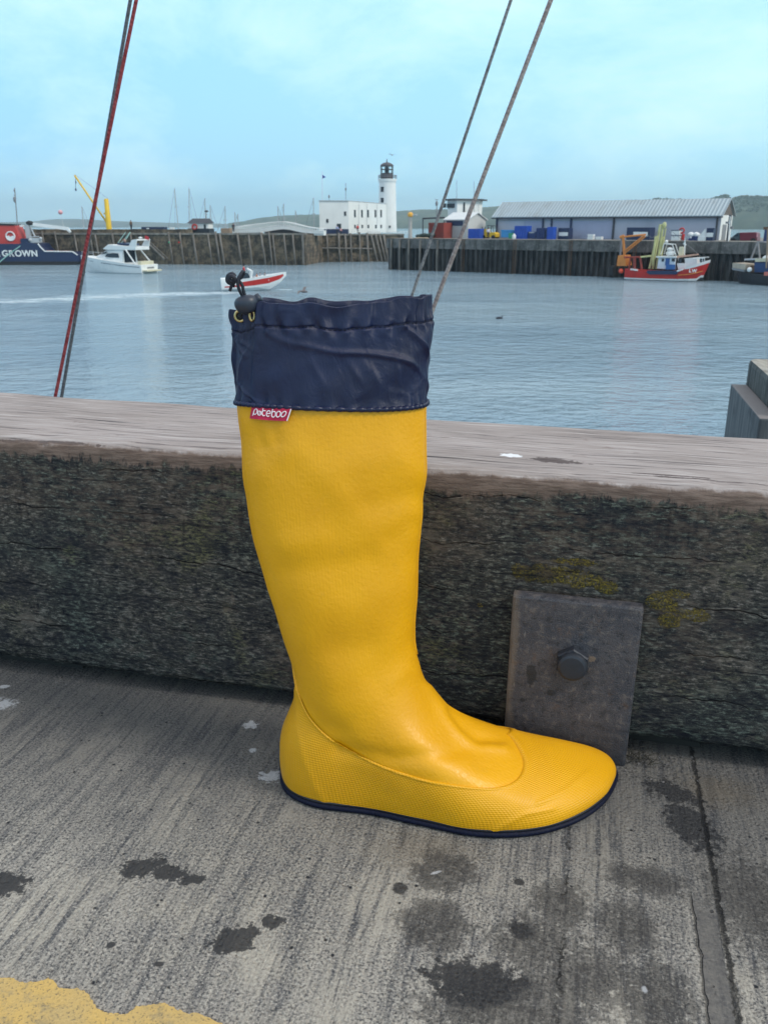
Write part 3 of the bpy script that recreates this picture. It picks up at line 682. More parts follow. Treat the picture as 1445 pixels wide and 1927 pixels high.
# sole
def sole_fab():
    t = NT('navy_sole_rubber'); v = t.tc(); f = t.noise(v, 500, 3)
    sp = t.sep(v); return t.out(t.mix(t.rng(f, .3, .7), (.002, .0035, .014), (.005, .008, .028)), .6, t.bump(f, .4, .0006), Specular_IOR_Level=.2)
blk = paint('black_trim', (.006, .007, .012), .6, .1, 50)
def inset(P, d, z):
    out = []; n = len(P)
    for i in range(n):
        tgt = P[(i+1) % n]-P[i-1]; nn_ = Vector((tgt.y, -tgt.x, 0)).normalized(); out.append(Vector((P[i].x+nn_.x*d, P[i].y+nn_.y*d, z)))
    return out
sgn = 1
tst = inset(fp, .001, 0); 
if sum((a-b).length for a, b in zip(tst, fp)) and (max(p.x for p in tst) < max(p.x for p in fp)): sgn = -1
sole_rows = [inset(fp, sgn*d, z) for d, z in [(-.004, .0004), (.0016, .0008), (.0028, .0022), (.0028, .0040), (.0018, .0052), (-.004, .0056)]]
so = grid_mesh(sole_rows, 'sole', sole_fab(), boot)
me = so.data
b_ = bmesh.new(); b_.from_mesh(me); b_.verts.ensure_lookup_table()
b_.faces.new([b_.verts[i] for i in range(NC-1, -1, -1)]); b_.to_mesh(me); b_.free()
tr_rows = [inset(fp, sgn*d, z) for d, z in [(-.001, .0050), (.0010, .0054), (.0012, .0066), (.0006, .0078), (-.003, .0082)]]
grid_mesh(tr_rows, 'sole_trim', blk, boot)

# ---- navy cuff
def nylon():
    t = NT('navy_nylon'); v = t.tc(); uv = t.tc('UV'); s = t.sep(uv)
    w1 = t.math('SINE', t.math('MULTIPLY', s[0], 2*math.pi/.00075)); w2 = t.math('SINE', t.math('MULTIPLY', s[1], 2*math.pi/.00075))
    a = t.noise(v, 30, 4, .6); f = t.noise(v, 900, 3, .6)
    c = t.mix(t.rng(a, .3, .7), (.0025, .006, .034), (.004, .011, .052))
    h = t.math('ADD', t.math('MULTIPLY', t.math('MULTIPLY', w1, w2), .12), t.math('MULTIPLY', f, .3))
    cr_ = t.noise(t.map(v, sc=(1, 1, .6)), 70, 4, .6, 1.2)
    n1 = t.bump(cr_, .35, .003)
    return t.out(c, .38, t.bump(h, .5, .0008, n1), Specular_IOR_Level=.45, Sheen_Weight=.02, Sheen_Roughness=.4, Sheen_Tint=(.45, .6, 1, 1))
nav = nylon()
NCC, NRC = 460, 130
topz = sorted([(at(x, y, .597).x, at(x, y, .597).z) for x, y in [(437,592),(470,575),(480,571),(500,571),(540,574),(575,571),(600,575),(620,579),(640,580),(660,577),(690,573),(720,571),(750,566),(780,563),(800,562),(815,560)]])
ZB = ZY-.0035
def cuffpt(f, v):
    """v 0 bottom seam, 1 top"""
    a = f*2*math.pi
    base = ringpt(.33, f); zt = sinterp(topz, base.x)
    zb = ZB+.0012*math.sin(a*2)
    z = lerp(zb, zt, v); zz = min(z, .4135)
    p = ringpt(zz, f); p.z = z
    cenx = (xb(zz)+xf(zz))/2
    n = Vector((p.x-cenx, (p.y-yc(zz))*2.2, 0)).normalized()
    s = f*.30                                          # metres round the cuff
    hm = 1-v
    puff = .0034*math.sin(math.pi*min(1, v/.80))**.8 if v < .80 else 0
    g_bot = math.exp(-v*9)*(.0019*math.sin(s*2*math.pi/.0105+3*mn.noise(Vector((s*40, 0, 0))))*(.6+.8*mn.noise(Vector((s*25, 5, 0)))))
    wv = math.exp(-((v-.98)/.22)**2)
    g_top = wv*(.0046*mn.noise(Vector((s*52+.7*math.sin(v*3), 2, v*1.2)))+.0030*mn.noise(Vector((s*120, 7, v*2)))+.0012*mn.noise(Vector((s*260, 3, v*3))))
    gs = 1.6*math.exp(-((v-.775)/.06)**2)*.0009*math.sin(s*2*math.pi/.009+4*mn.noise(Vector((s*30, 9, 0))))
    seam = -.0014*math.exp(-((v-.775)/.012)**2)
    en = math.sin(math.pi*min(1, v/.92+.04))
    bigf = .0042*mn.noise(Vector((s*15+v*1.1, v*.8, 1.3)))*en+.0022*mn.noise(Vector((s*34-v*3.2, v*1.3, 6.1)))*en
    q1 = mn.noise(Vector((s*19+v*1.6, v*.9, 9)))
    cr1 = 0
    for (ka, kb, kc, am, wd_) in ((19, 1.6, .9, .0019, .055), (31, -1.2, .5, .0012, .07), (24, .4, 1.8, .0015, .06), (52, 1.4, .4, .0009, .09), (70, .8, .8, .0007, .10)):
        q1 = mn.noise(Vector((s*ka+v*kb, v*kc, ka))); cr1 += am*math.exp(-(q1/wd_)**2)*en*max(0, mn.noise(Vector((s*13+ka, v*2.6, kb)))+.12)*2.2
    d = -.0010+.0024*math.exp(-v*14)+puff*.55+g_bot+g_top+gs+seam+bigf+cr1
    # the closing flap: behind x=474px the fabric steps back
    if f < .25:
        qx = proj(p)[0]; d -= .0042*(1/(1+math.exp((qx-474)/2.0)))*min(1, v*1.6)
    p += n*d
    p.z += wv*.0030*mn.noise(Vector((s*75, 4, 4)))
    return p
crow = []
for j in range(NRC+1):
    v = j/NRC; crow.append([cuffpt(i/NCC, v) for i in range(NCC)])
# turn the rim over and go down inside
rim = crow[-1]
for k, (dn_, dd) in enumerate([(.0003, .0006), (.0, .0013), (-.003, .0020), (-.03, .0024)]):
    r_ = []
    for i in range(NCC):
        p = rim[i].copy(); cx = (xb(.41)+xf(.41))/2; n = Vector((p.x-cx, (p.y-.622)*2.2, 0)).normalized(); r_.append(Vector((p.x-n.x*dd, p.y-n.y*dd, p.z+dn_)))
    crow.append(r_)
grid_mesh(crow, 'fabric_cuff', nav, boot)
# puckered binding under the cuff
pts = []; rr = []
for i in range(900):
    f = i/900; p = ringpt(ZB, f); cx = (xb(ZB)+xf(ZB))/2; n = Vector((p.x-cx, (p.y-yc(ZB))*2.2, 0)).normalized(); s = f*.30
    k = .5+.5*math.sin(s*2*math.pi/.0046+2.5*mn.noise(Vector((s*60, 1, 1))))
    pts.append(p+n*(.0008+.0006*k)+Vector((0, 0, .0012*math.sin(f*4*math.pi)+.0003*k-.0006))); rr.append(.0016+.0005*k)
MB().tube(pts, rr, 10, closed=True).build('cuff_binding', nav, boot, smooth=True)
# stitch line: short thread dashes round the drawstring tunnel
st = MB()
for i in range(150):
    f0 = (i+.2)/150; f1 = (i+.75)/150
    a = cuffpt(f0, .775); b = cuffpt(f1, .775); cx = (xb(.38)+xf(.38))/2
    for q in (a, b): q += Vector((q.x-cx, (q.y-.622)*2.2, 0)).normalized()*.0007
    st.tube([a, b], .00032, 5)
tag(st.build('tunnel_stitching', paint('dark_thread', (.004, .006, .02), .8, .1, 50), boot), kind='stuff')
# ---- grommets, cord and cord lock
def surf_near(px, py, Y0=.575, Y1=.64):
    """nearest cuff point that shows at this place"""
    best = None
    for r_ in crow[:NRC+1]:
        for p in r_[:NCC//2]:
            q = proj(p); d = (q[0]-px)**2+(q[1]-py)**2
            if best is None or d < best[0]: best = (d, p)
    return best[1].copy()
brass = paint('brass', (.62, .47, .22), .28, .15, 200, metal=.9, streak=False)
cordm = NT('black_cord'); cv = cordm.noise(cordm.tc(), 1600, 2); cordm = cordm.out(cordm.mix(cordm.rng(cv, .4, .7), (.006, .008, .018), (.022, .028, .045)), .6, cordm.bump(cv, .6, .0006))
lockm = NT('dark_plastic'); lv = lockm.noise(lockm.tc(), 300, 3); lockm = lockm.out((.022, .030, .050), .42, lockm.bump(lv, .15, .0005))
for k, (gx, gy, rx) in enumerate([(453, 594, 1.0), (475, 593, .45)]):
    g0 = surf_near(gx, gy)+Vector((0, -.0010, 0))
    g = MB(); g.tube([g0+Vector((.0036*rx*math.cos(a), -.0002-.0012*(math.cos(a) < 0)*(1-rx), .0036*math.sin(a))) for a in [2*math.pi*i/28 for i in range(28)]], .0010, 8, closed=True)
    g.build('grommet', brass, boot, smooth=True)
    if k == 0: MB().ball(g0+Vector((0, .0006, 0)), .0030, 8, (1, .35, 1)).build('grommet_hole', blk, boot, smooth=True)
g0 = surf_near(453, 594); YL = g0.y-.006
lock = MB(); lc = at(464, 573, YL)
# rounded cord lock: a squat egg with a flattened front and a step
Ml = Matrix.Translation(lc)@Matrix.Rotation(R(-12), 4, 'Y')
prf = [(.0006, -.0064), (.0040, -.0060), (.0064, -.0046), (.0078, -.0020), (.0084, .0006), (.0080, .0032), (.0064, .0052), (.0040, .0062), (.0006, .0065)]
vs2 = MB(); vs2.lathe((0, 0, 0), prf, 32, 1.0, .82, M=Ml@Matrix.Rotation(R(0), 4, 'X'))
lk = vs2.build('cord_lock', lockm, boot, smooth=True)
bt_ = MB(); M2 = Matrix.Translation(at(486, 562, YL+.003))@Matrix.Rotation(R(55), 4, 'Y')
bt_.lathe((0, 0, 0), [(.0005, -.004), (.0030, -.004), (.0036, -.003), (.0036, .001), (.0030, .0022), (.0005, .0024)], 24, M=M2)
bt_.build('button', lockm, lk, smooth=True)
def spline(P, n=10):
    P = [Vector(p) for p in P]; out = []
    for i in range(len(P)-1):
        p0 = P[max(i-1, 0)]; p1 = P[i]; p2 = P[i+1]; p3 = P[min(i+2, len(P)-1)]
        for j in range(n):
            t = j/n; out.append(.5*((2*p1)+(-p0+p2)*t+(2*p0-5*p1+4*p2-p3)*t*t+(-p0+3*p1-3*p2+p3)*t**3))
    return out+[P[-1]]
cd_ = MB()
def cpt(x, y, dy=0): return at(x, y, YL+dy)
cd_.tube(spline([cpt(456,556,.002), cpt(450,544), cpt(448,534,-.001), cpt(449,524,-.001), cpt(454,515,0), cpt(457,511,.001), cpt(459,514,.002), cpt(456,520,.0025), cpt(448,527,.002), cpt(441,530,.002)]), .00115, 8)
cd_.tube(spline([cpt(461,556,.003), cpt(458,545,.003), cpt(456,536,.003), cpt(451,530,.003), cpt(446,527,.001), cpt(440,530,-.001), cpt(434,528,-.0015)]), .00115, 8)
cd_.tube(spline([cpt(443,521,0), cpt(438,516,0), cpt(431,518,.0005), cpt(428,525,.001), cpt(430,531,.001), cpt(437,533,0), cpt(442,529,-.001), cpt(440,522,-.0022), cpt(434,520,-.002), cpt(432,526,-.0015), cpt(437,530,-.0012)]), .0015, 8)
cd_.tube(spline([cpt(437,530,0), cpt(436,537,0), cpt(433,547,.001)]), [.0011]*20+[.0013], 8)
cd_.tube(spline([cpt(438,532,.002), cpt(440,537,.002), cpt(439,540,.002)]), .0010, 8)
# loops from the lock down into the grommet
cd_.tube(spline([cpt(460,583,.002), cpt(457,590,.003), g0+Vector((0, .001, 0))]), .0011, 8)
cd_.tube(spline([cpt(470,583,.003), cpt(473,590,.004), surf_near(475, 593)+Vector((.001, .001, 0))]), .0011, 8)
cd_.build('drawcord', cordm, boot, smooth=True)
# ---- red label on the seam
lab_px = [(474,762),(549,767),(546,779),(541,790),(506,788),(471,785),(470,776)]
def shaft_y(px, py):
    best = None
    for r_ in shr[-60:]:
        for p in r_[:NC//2]:
            q = proj(p); d = (q[0]-px)**2+(q[1]-py)**2
            if best is None or d < best[0]: best = (d, p)
    return best[1].y
lb = MB(); NXL, NYL = 16, 5; top, bot = [], []
def labpt(u, v, o=0):
    """u along, v down"""
    x = lerp(474-4*v, 549-8*v, u); y = lerp(764.5+5*u, 787.5+5*u, v)+1.0*math.sin(u*3.1)*v
    return x, y, o
ycache = [shaft_y(*labpt(i/NXL, .6)[:2]) for i in range(NXL+1)]
def labw(u, v, o=0):
    x, y, _ = labpt(u, v); k = u*NXL; i = min(int(k), NXL-1); yy = lerp(ycache[i], ycache[i+1], k-i)-.0030-.0008*v*math.sin(u*6)-.0006*u*v
    return at(x, y, yy-o)
vv = []; 
for o_ in (0, -.0008):
    for j in range(NYL+1):
        for i in range(NXL+1): vv.append(labw(i/NXL, j/NYL, o_))
def gi(s, j, i): return s*(NYL+1)*(NXL+1)+j*(NXL+1)+i
ff = [(gi(s, j, i), gi(s, j, i+1), gi(s, j+1, i+1), gi(s, j+1, i)) for s in (0, 1) for j in range(NYL) for i in range(NXL)]
ff += [(gi(0, 0, i), gi(0, 0, i+1), gi(1, 0, i+1), gi(1, 0, i)) for i in range(NXL)]+[(gi(0, NYL, i), gi(0, NYL, i+1), gi(1, NYL, i+1), gi(1, NYL, i)) for i in range(NXL)]
ff += [(gi(0, j, 0), gi(0, j+1, 0), gi(1, j+1, 0), gi(1, j, 0)) for j in range(NYL)]+[(gi(0, j, NXL), gi(0, j+1, NXL), gi(1, j+1, NXL), gi(1, j, NXL)) for j in range(NYL)]
lb.add(vv, ff)
redm = NT('woven_red'); rv = redm.noise(redm.tc(), 1200, 3); redm = redm.out(redm.mix(redm.rng(rv, .3, .7), (.42, .010, .050), (.55, .016, .075)), .7, redm.bump(rv, .4, .0004))
whitem = paint('white_thread', (.80, .72, .78), .8, .05, 500)
lab = lb.build('brand_tag', redm, boot, smooth=False)
lt_ = MB()
LX, LY = 1445/100., 722/50.    # letters drawn in pixels of an enlarged view of the tag
def L_(pts, n=5, w=.00042):
    out = []
    for (x, y) in pts:
        px, py = 460+x/LX, 752.5+y/LY
        v = 0
        # invert the label map
        v = (py-764.5)/23.0
        for _ in range(5):
            u = (px-474+4*v)/(75-4*v); v = (py-764.5-5*u)/23.0
        out.append(labw(max(0, min(1, u)), v, .00035))
    lt_.tube(spline(out, n) if len(out) > 2 else out, w, 6)
def oval(cx, cy, rx, ry, sl=.25, a0=0, a1=360, n=14): return [(cx+rx*math.cos(R(a))-sl*ry*math.sin(R(a))*1.0, cy+ry*math.sin(R(a))) for a in [a0+(a1-a0)*k/n for k in range(n+1)]]
L_([(228,430),(255,340),(275,270)]); L_(oval(303, 320, 46, 75))
L_(oval(412, 355, 46, 55, .1, -50, 250)); L_(oval(412, 330, 22, 30, .1, -120, 120), w=.0003)
L_([(512,228),(490,330),(488,390),(520,425),(562,412)]); L_([(492,320),(530,285),(580,300)])
L_(oval(655, 365, 52, 75, .15, 0, -312)); L_([(607,368),(706,366)])
L_([(778,238),(752,320),(742,400)]); L_(oval(795, 385, 52, 75, .15))
L_(oval(925, 385, 56, 76, .2)); L_(oval(1068, 385, 58, 72, .45))
lt_.build('lettering', whitem, lab, smooth=True)
ed = MB(); ed.tube([labw(.985, .02, .0004), labw(.985, .5, .0004), labw(.985, .97, .0004)], .0005, 6); ed.build('tag_edge', whitem, lab)
# ================================================================ RIGGING LINES AND THE FENDER TIMBERS BEYOND THE BEAM
def rope_mat(name, a, b, pitch, contrast=1.0):
    t = NT(name); v = t.tc(); s = t.sep(v); n = t.noise(v, 90, 5, .75)
    w = t.math('SINE', t.math('ADD', t.math('MULTIPLY', s[2], 2*math.pi/pitch), t.math('MULTIPLY', t.math('ADD', s[0], s[1]), 300)))
    c = t.mix(t.rng(n, .5-.12/contrast, .5+.12/contrast), a, b)
    return t.out(c, .8, t.bump(w, .25, .0015))
def rope(name, p, q, Y0, Y1, r, m, label):
    a, b = at(*p, Y0), at(*q, Y1); d = b-a
    lo, hi = a-d*.9, b+d*.8
    pts = [lo.lerp(hi, i/40) for i in range(41)]
    return tag(MB().tube(pts, r, 10).build(name, m, smooth=True), label, 'rope')
rope('rigging_rope', (104, 750), (257, 0), 2.45, 2.40, .0047, rope_mat('red_rope', (.16, .012, .018), (.30, .05, .055), .012), 'dark red rope on the left, crossing over the grey wire next to it')
rope('rigging_wire', (116, 750), (246, 0), 2.75, 2.75, .0052, rope_mat('grey_wire', (.045, .05, .06), (.11, .115, .13), .01), 'dark grey wire on the left, running just behind the dark red rope')
rope('rigging_wire', (775, 556), (961, 0), 2.6, 2.6, .0046, rope_mat('grey_wire_pale', (.10, .10, .11), (.24, .235, .235), .01), 'thin grey wire rising from behind the boot, left of the thicker pale rope')
rope('rigging_rope', (818, 572), (1036, 0), 2.5, 2.5, .0062, rope_mat('pale_rope', (.20, .155, .15), (.32, .275, .26), .012, 1.2), 'thicker pale brown rope rising from behind the right corner of the boot top')
def wood2():
    t = NT('wet_grey_timber'); v = t.tc(); g = t.noise(t.map(v, sc=(1, 1, .08)), 60, 5, .7); b = t.noise(v, 30, 5, .7); nn = t.sep(t.tc('Normal'))
    c = t.mix(t.rng(g, .35, .62), (.030, .038, .040), (.115, .125, .122)); c = t.mix(t.rng(b, .55, .7, 0, .6), c, (.012, .014, .018))
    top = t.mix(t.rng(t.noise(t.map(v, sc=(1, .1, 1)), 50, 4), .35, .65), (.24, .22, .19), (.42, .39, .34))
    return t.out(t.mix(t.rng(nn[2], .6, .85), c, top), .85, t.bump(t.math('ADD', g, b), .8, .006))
w2 = wood2()
def board_mat():
    t = NT('grey_fender_board'); v = t.tc(); g = t.noise(t.map(v, sc=(1, 1, .06)), 45, 5, .7); b = t.noise(v, 14, 4, .6); nn = t.sep(t.tc('Normal'))
    c = t.mix(t.rng(g, .35, .65), (.065, .075, .085), (.135, .15, .16)); c = t.mix(t.rng(b, .55, .7, 0, .6), c, (.03, .035, .045))
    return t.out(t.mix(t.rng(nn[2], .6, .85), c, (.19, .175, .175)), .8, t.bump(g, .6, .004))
pn = at(1428, 787, 1.6); pfar = onz(1366, 722, pn.z); Ln = (pfar-pn).dot(ndir)
def bx_frame(mb, p, u0, u1, n0, n1, zb, zt):
    poly = [p+bdir*u+ndir*n for u, n in ((u0, n0), (u1, n0), (u1, n1), (u0, n1))]
    for q in poly: q.z = zb
    mb.prism(poly, (0, 0, zt-zb))
m1 = MB(); bx_frame(m1, pn, 0, .036, 0, Ln, -6.2, pn.z)
tag(m1.build('fender_board', board_mat(), bevel=.004), 'smooth grey upright board against the rough dark timber at the right edge', 'fender board')
m2 = MB(); bx_frame(m2, pn, .0365, .38, .02, Ln+.03, -6.2, .168)
fpile = m2.build('fender_pile', w2, bevel=.012)
tag(fpile, 'rough dark squared timber pile behind the smooth grey board at the right edge', 'timber pile')
# ================================================================ HARBOUR
hz = lambda x, y: onz(x, y, WATER)
# water
def water_mat():
    t = NT('harbour_water'); v = t.tc()
    w0 = t.noise(t.map(v, sc=(.55, 1, 1)), 3.2, 4, .6); w1 = t.noise(t.map(v, sc=(.7, 1, 1), rot=(0, 0, .25)), 1.3, 4, .6); w2_ = t.noise(v, .17, 3, .5); w3 = t.noise(t.map(v, sc=(.6, 1, 1)), 9, 3, .6)
    h = t.math('ADD', t.math('MULTIPLY', w0, .16), t.math('MULTIPLY', w1, .42)); h = t.math('ADD', h, t.math('MULTIPLY', w3, .018)); h = t.math('ADD', h, t.math('MULTIPLY', w2_, .6))
    patch = t.noise(t.map(v, sc=(.25, 1, 1)), .10, 3, .5)
    c = t.mix(t.rng(patch, .35, .65), (.19, .285, .365), (.26, .36, .43))
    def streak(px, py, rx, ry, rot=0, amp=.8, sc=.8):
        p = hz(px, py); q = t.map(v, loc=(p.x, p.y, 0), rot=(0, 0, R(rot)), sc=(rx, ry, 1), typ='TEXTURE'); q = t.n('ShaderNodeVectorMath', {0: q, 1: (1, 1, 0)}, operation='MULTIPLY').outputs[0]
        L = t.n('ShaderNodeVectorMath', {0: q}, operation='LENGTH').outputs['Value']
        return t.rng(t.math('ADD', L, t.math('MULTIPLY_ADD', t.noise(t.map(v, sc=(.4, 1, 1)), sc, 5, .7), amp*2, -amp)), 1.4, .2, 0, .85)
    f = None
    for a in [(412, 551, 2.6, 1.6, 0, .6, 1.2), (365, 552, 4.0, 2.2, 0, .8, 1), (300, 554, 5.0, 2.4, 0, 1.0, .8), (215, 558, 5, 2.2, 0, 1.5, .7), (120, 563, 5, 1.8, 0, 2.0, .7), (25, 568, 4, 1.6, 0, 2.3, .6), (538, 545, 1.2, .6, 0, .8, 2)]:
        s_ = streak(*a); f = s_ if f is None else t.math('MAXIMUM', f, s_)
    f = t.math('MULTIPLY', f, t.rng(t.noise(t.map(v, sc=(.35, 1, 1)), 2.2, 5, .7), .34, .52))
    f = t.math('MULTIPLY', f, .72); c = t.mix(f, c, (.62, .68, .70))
    h = t.math('MULTIPLY', h, t.rng(t.noise(t.map(v, sc=(.6, 1, 1), loc=(7, 0, 0)), .05, 4, .6), .35, .65, .75, 1.1)); return t.out(c, t.math('MULTIPLY_ADD', f, .5, .07), t.bump(h, .8, 1.0), IOR=1.33)
wm = MB(); S_ = 14000
wm.add([(-S_, .95, WATER), (S_, .95, WATER), (S_, S_, WATER), (-S_, S_, WATER)], [(0, 1, 2, 3)])
tag(wm.build('water', water_mat(), norm=False), kind='structure')

class PL:
    """an upright plane through two points on the map; draws in it and gives things thickness along its normal"""
    def __init__(s, a, b):
        s.a = Vector((a[0], a[1], 0)); d = Vector((b[0]-a[0], b[1]-a[1], 0)); s.d = d.normalized(); s.n = Vector((-s.d.y, s.d.x, 0))
        if s.n.y < 0: s.n = -s.n
    def __call__(s, px, py, w=0):
        r = ray(px, py); o = Vector((0, 0, CAM_H)); k = (s.a-o).dot(s.n)/r.dot(s.n); return o+r*k+s.n*w
    def z(s, px, py): return s(px, py).z
    def rect(s, mb, x0, y0, x1, y1, w0, w1, level=True):
        """a true upright box whose front shows in this rectangle"""
        xm = (x0+x1)/2; zt, zb = s.z(xm, y0), s.z(xm, y1); A, Bp = s(x0, (y0+y1)/2), s(x1, (y0+y1)/2)
        poly = [Vector((A.x, A.y, zb)), Vector((Bp.x, Bp.y, zb)), Vector((Bp.x, Bp.y, zt)), Vector((A.x, A.y, zt))]
        return mb.prism([p+s.n*w0 for p in poly], s.n*(w1-w0))
    def poly(s, mb, pts, w0, w1): return mb.prism([s(x, y, w0) for x, y in pts], s.n*(w1-w0))
    def line(s, mb, pts, r, w=0, n=6): return mb.tube([s(x, y, w if not isinstance(w, (list, tuple)) else w[i]) for i, (x, y) in enumerate(pts)], r, n)
def shifted(pl, w): return PL(pl.a+pl.n*w, pl.a+pl.n*w+pl.d)
# ---------------- materials
white = paint('white_wall', (.74, .75, .74), .7, .10, .35); whitep = paint('white_paint', (.72, .74, .74), .5, .10, 1.2)
cream = paint('cream_paint', (.62, .58, .42), .6, .2, 1); dark = paint('dark_opening', (.018, .022, .032), .4, .1, 2)
navy = paint('navy_paint', (.010, .022, .075), .45, .2, 1.2); blue = paint('blue_plastic', (.012, .07, .42), .45, .18, 1.5); dblue = paint('dark_blue_plastic', (.012, .030, .13), .5, .2, 1.5)
red = paint('red_paint', (.50, .022, .018), .45, .2, .8); rust = paint('rust_red', (.26, .045, .035), .7, .3, 1); orange = paint('orange_paint', (.62, .22, .045), .6, .25, 1); yellow = paint('crane_yellow', (.72, .46, .02), .5, .15, 1)
grey = paint('grey_paint', (.22, .23, .25), .6, .25, 1); lgrey = paint('light_grey', (.42, .45, .48), .6, .2, .5); brown = paint('brown_paint', (.15, .085, .05), .8, .3, 1); black = paint('black_rubber', (.012, .013, .018), .7, .15, 2)
green = paint('green_plastic', (.04, .30, .17), .5, .2, 2); skyb = paint('light_blue_tarp', (.05, .28, .60), .5, .2, 2); teal = paint('teal_rope', (.22, .42, .40), .8, .2, 4); fluo = paint('yellow_green_pole', (.50, .50, .24), .6, .25, 1.5)
burg = paint('burgundy_paint', (.16, .012, .030), .35, .1, 1); glass = paint('boat_window', (.02, .03, .045), .12, .1, 2); slate = paint('slate_roof', (.05, .055, .07), .7, .25, 3)
skin = paint('skin', (.45, .26, .19), .6, .05, 5); redc = paint('red_cloth', (.55, .04, .05), .8, .1, 5); darkc = paint('dark_cloth', (.02, .024, .04), .8, .1, 5); pinkm = paint('pale_pink', (.75, .38, .42), .6, .1, 2)
def harbour_stone():
    t = NT('harbour_stone'); v = t.tc(); s = t.sep(v)
    zz = t.math('ADD', s[2], t.math('MULTIPLY_ADD', t.noise(v, .5, 4, .6), 2.0, -1.0))
    br = t.n('ShaderNodeTexBrick', {'Vector': t.n('ShaderNodeCombineXYZ', {0: t.math('ADD', s[0], s[1]), 1: s[2], 2: 0}).outputs[0], 'Scale': 1.0, 'Mortar Size': .03, 'Brick Width': 1.7, 'Row Height': .62, 'Color1': (.3, .3, .3, 1), 'Color2': (1, 1, 1, 1), 'Mortar': (0, 0, 0, 1)}).outputs[0]
    n = t.noise(v, .55, 6, .7); n2 = t.noise(t.map(v, sc=(1, 1, .5)), 2.4, 5, .7)
    c = t.mix(t.rng(n, .40, .60), (.060, .052, .044), (.215, .165, .115)); c = t.mix(t.rng(n2, .50, .68, 0, .9), c, (.030, .030, .030)); c = t.mix(t.rng(n2, .40, .30, 0, .5), c, (.33, .27, .20))
    c = t.mix(.45, c, t.mix(1, c, br, 'MULTIPLY'))
    low = t.rng(zz, WATER+3.0, WATER+2.0)
    lowc = t.mix(t.math('MULTIPLY', t.rng(t.noise(t.map(v, sc=(1, 1, .7), loc=(3, 3, 0)), .42, 4, .6), .55, .62), t.rng(s[2], WATER+2.3, WATER+1.5)), (.016, .020, .022), (.24, .185, .12))
    c = t.mix(t.math('MULTIPLY', low, .9), c, lowc)
    c = t.mix(t.rng(zz, WATER+.5, WATER-.1), c, (.012, .020, .018))
    return t.out(c, .9, t.bump(t.math('ADD', n2, br), .8, .12))
hs = harbour_stone()
def post_mat():
    t = NT('fender_post_wood'); v = t.tc(); s = t.sep(v); n = t.noise(t.map(v, sc=(1, 1, .2)), 3, 4, .6)
    zz = t.math('ADD', s[2], t.math('MULTIPLY_ADD', n, 1.2, -.6))
    c = t.mix(t.rng(n, .3, .7), (.085, .08, .075), (.21, .19, .17)); return t.out(t.mix(t.rng(zz, WATER+2.3, WATER+1.8), c, (.016, .018, .022)), .85)
pm = post_mat()
def deck_mat():
    t = NT('pier_deck'); n = t.noise(t.tc(), .8, 5, .65); return t.out(t.mix(t.rng(n, .35, .65), (.13, .125, .115), (.26, .24, .21)), .9)
dk = deck_mat()
# ---------------- outer pier
PA = PL(hz(0, 495.2), hz(575, 499)); PB_ = PL(hz(577, 493.5), hz(735, 492))
pierA = thing('harbour_wall', PA(150, 495), 'long brown stone pier with upright timber posts behind the motor yacht and speedboat', 'pier')
mb = MB()
def wallseg(mb, P, x0, x1, ytop, w1=14, zb=WATER-1.5):
    A, B_ = P(x0, 470), P(x1, 470); zt = P.z((x0+x1)/2, ytop)
    poly = [Vector((A.x, A.y, zb)), Vector((B_.x, B_.y, zb)), Vector((B_.x, B_.y, zt)), Vector((A.x, A.y, zt))]; mb.prism(poly, P.n*w1); return zt
zA = wallseg(mb, PA, -420, 575, 441.5)
mb.build('stone_wall', hs, pierA)
mb = MB(); A_, B2 = PA(-420, 450, 2.2), PA(352, 450, 2.2)
zpar = PA.z(200, 431.5)
n = 60
for i in range(n):
    p = A_.lerp(B2, i/n); q = A_.lerp(B2, (i+1)/n); h_ = zpar+.14*mn.noise(Vector((i*.7, 2, 3))); 
    mb.prism([Vector((p.x, p.y, zA+.002)), Vector((q.x, q.y, zA+.002)), Vector((q.x, q.y, h_)), Vector((p.x, p.y, h_))], PA.n*1.0)
mb.build('parapet', hs, pierA)
mb = MB(); mb.prism([PA(-420, 450, -.25), PA(575, 450, -.25), PA(575, 450, 2), PA(-420, 450, 2)], (0, 0, .001))
cp = MB(); a0, a1 = PA(-420, 460, -.2), PA(575.5, 460, -.2)
cp.prism([Vector((a0.x, a0.y, zA+.003)), Vector((a1.x, a1.y, zA+.003)), Vector((a1.x, a1.y, zA+.30)), Vector((a0.x, a0.y, zA+.30))], PA.n*1.6); cp.build('coping', dk, pierA)
def posts(P, xs, ztop, parent, r=.17, rnd=random.Random(5)):
    for x0, x1 in xs:
        m = MB(); a = P(x0, 460, -.30); b = P(x1, 460, -.45); zt = ztop+rnd.uniform(-.1, .5)
        m.tube([Vector((a.x, a.y, zt)), Vector((b.x, b.y, WATER-1))], r*rnd.uniform(.85, 1.15), 8); m.build('fender_post', pm, parent, smooth=True)
posts(PA, [(x, x+d) for x, d in [(-60, 4), (-25, 4), (12, 4), (60, 4), (84, 4), (108, 5), (144, 5), (173, 5), (183, 5), (215, 5), (249, 4), (320, 6), (341, 6), (366, 6), (394, 6), (408, 7), (416, 7), (449, 6), (470, 5), (493, 8), (508, 5), (515, 5), (536, 5), (552, 5)]], zA+.1, pierA)
m = MB(); PA.rect(m, 569.5, 440, 573, 498, -.5, -.05); m.build('pale_ladder', pm, pierA)
m = MB(); PA.line(m, [(279, 456), (312, 488)], .22, -.35); PA.line(m, [(284, 455), (318, 487)], .10, -.35); m.build('stair_stringer', pm, pierA)
pierB = thing('harbour_wall', PB_(650, 470), 'far section of stone pier under the white lighthouse building, with raking timbers at its right end', 'pier')
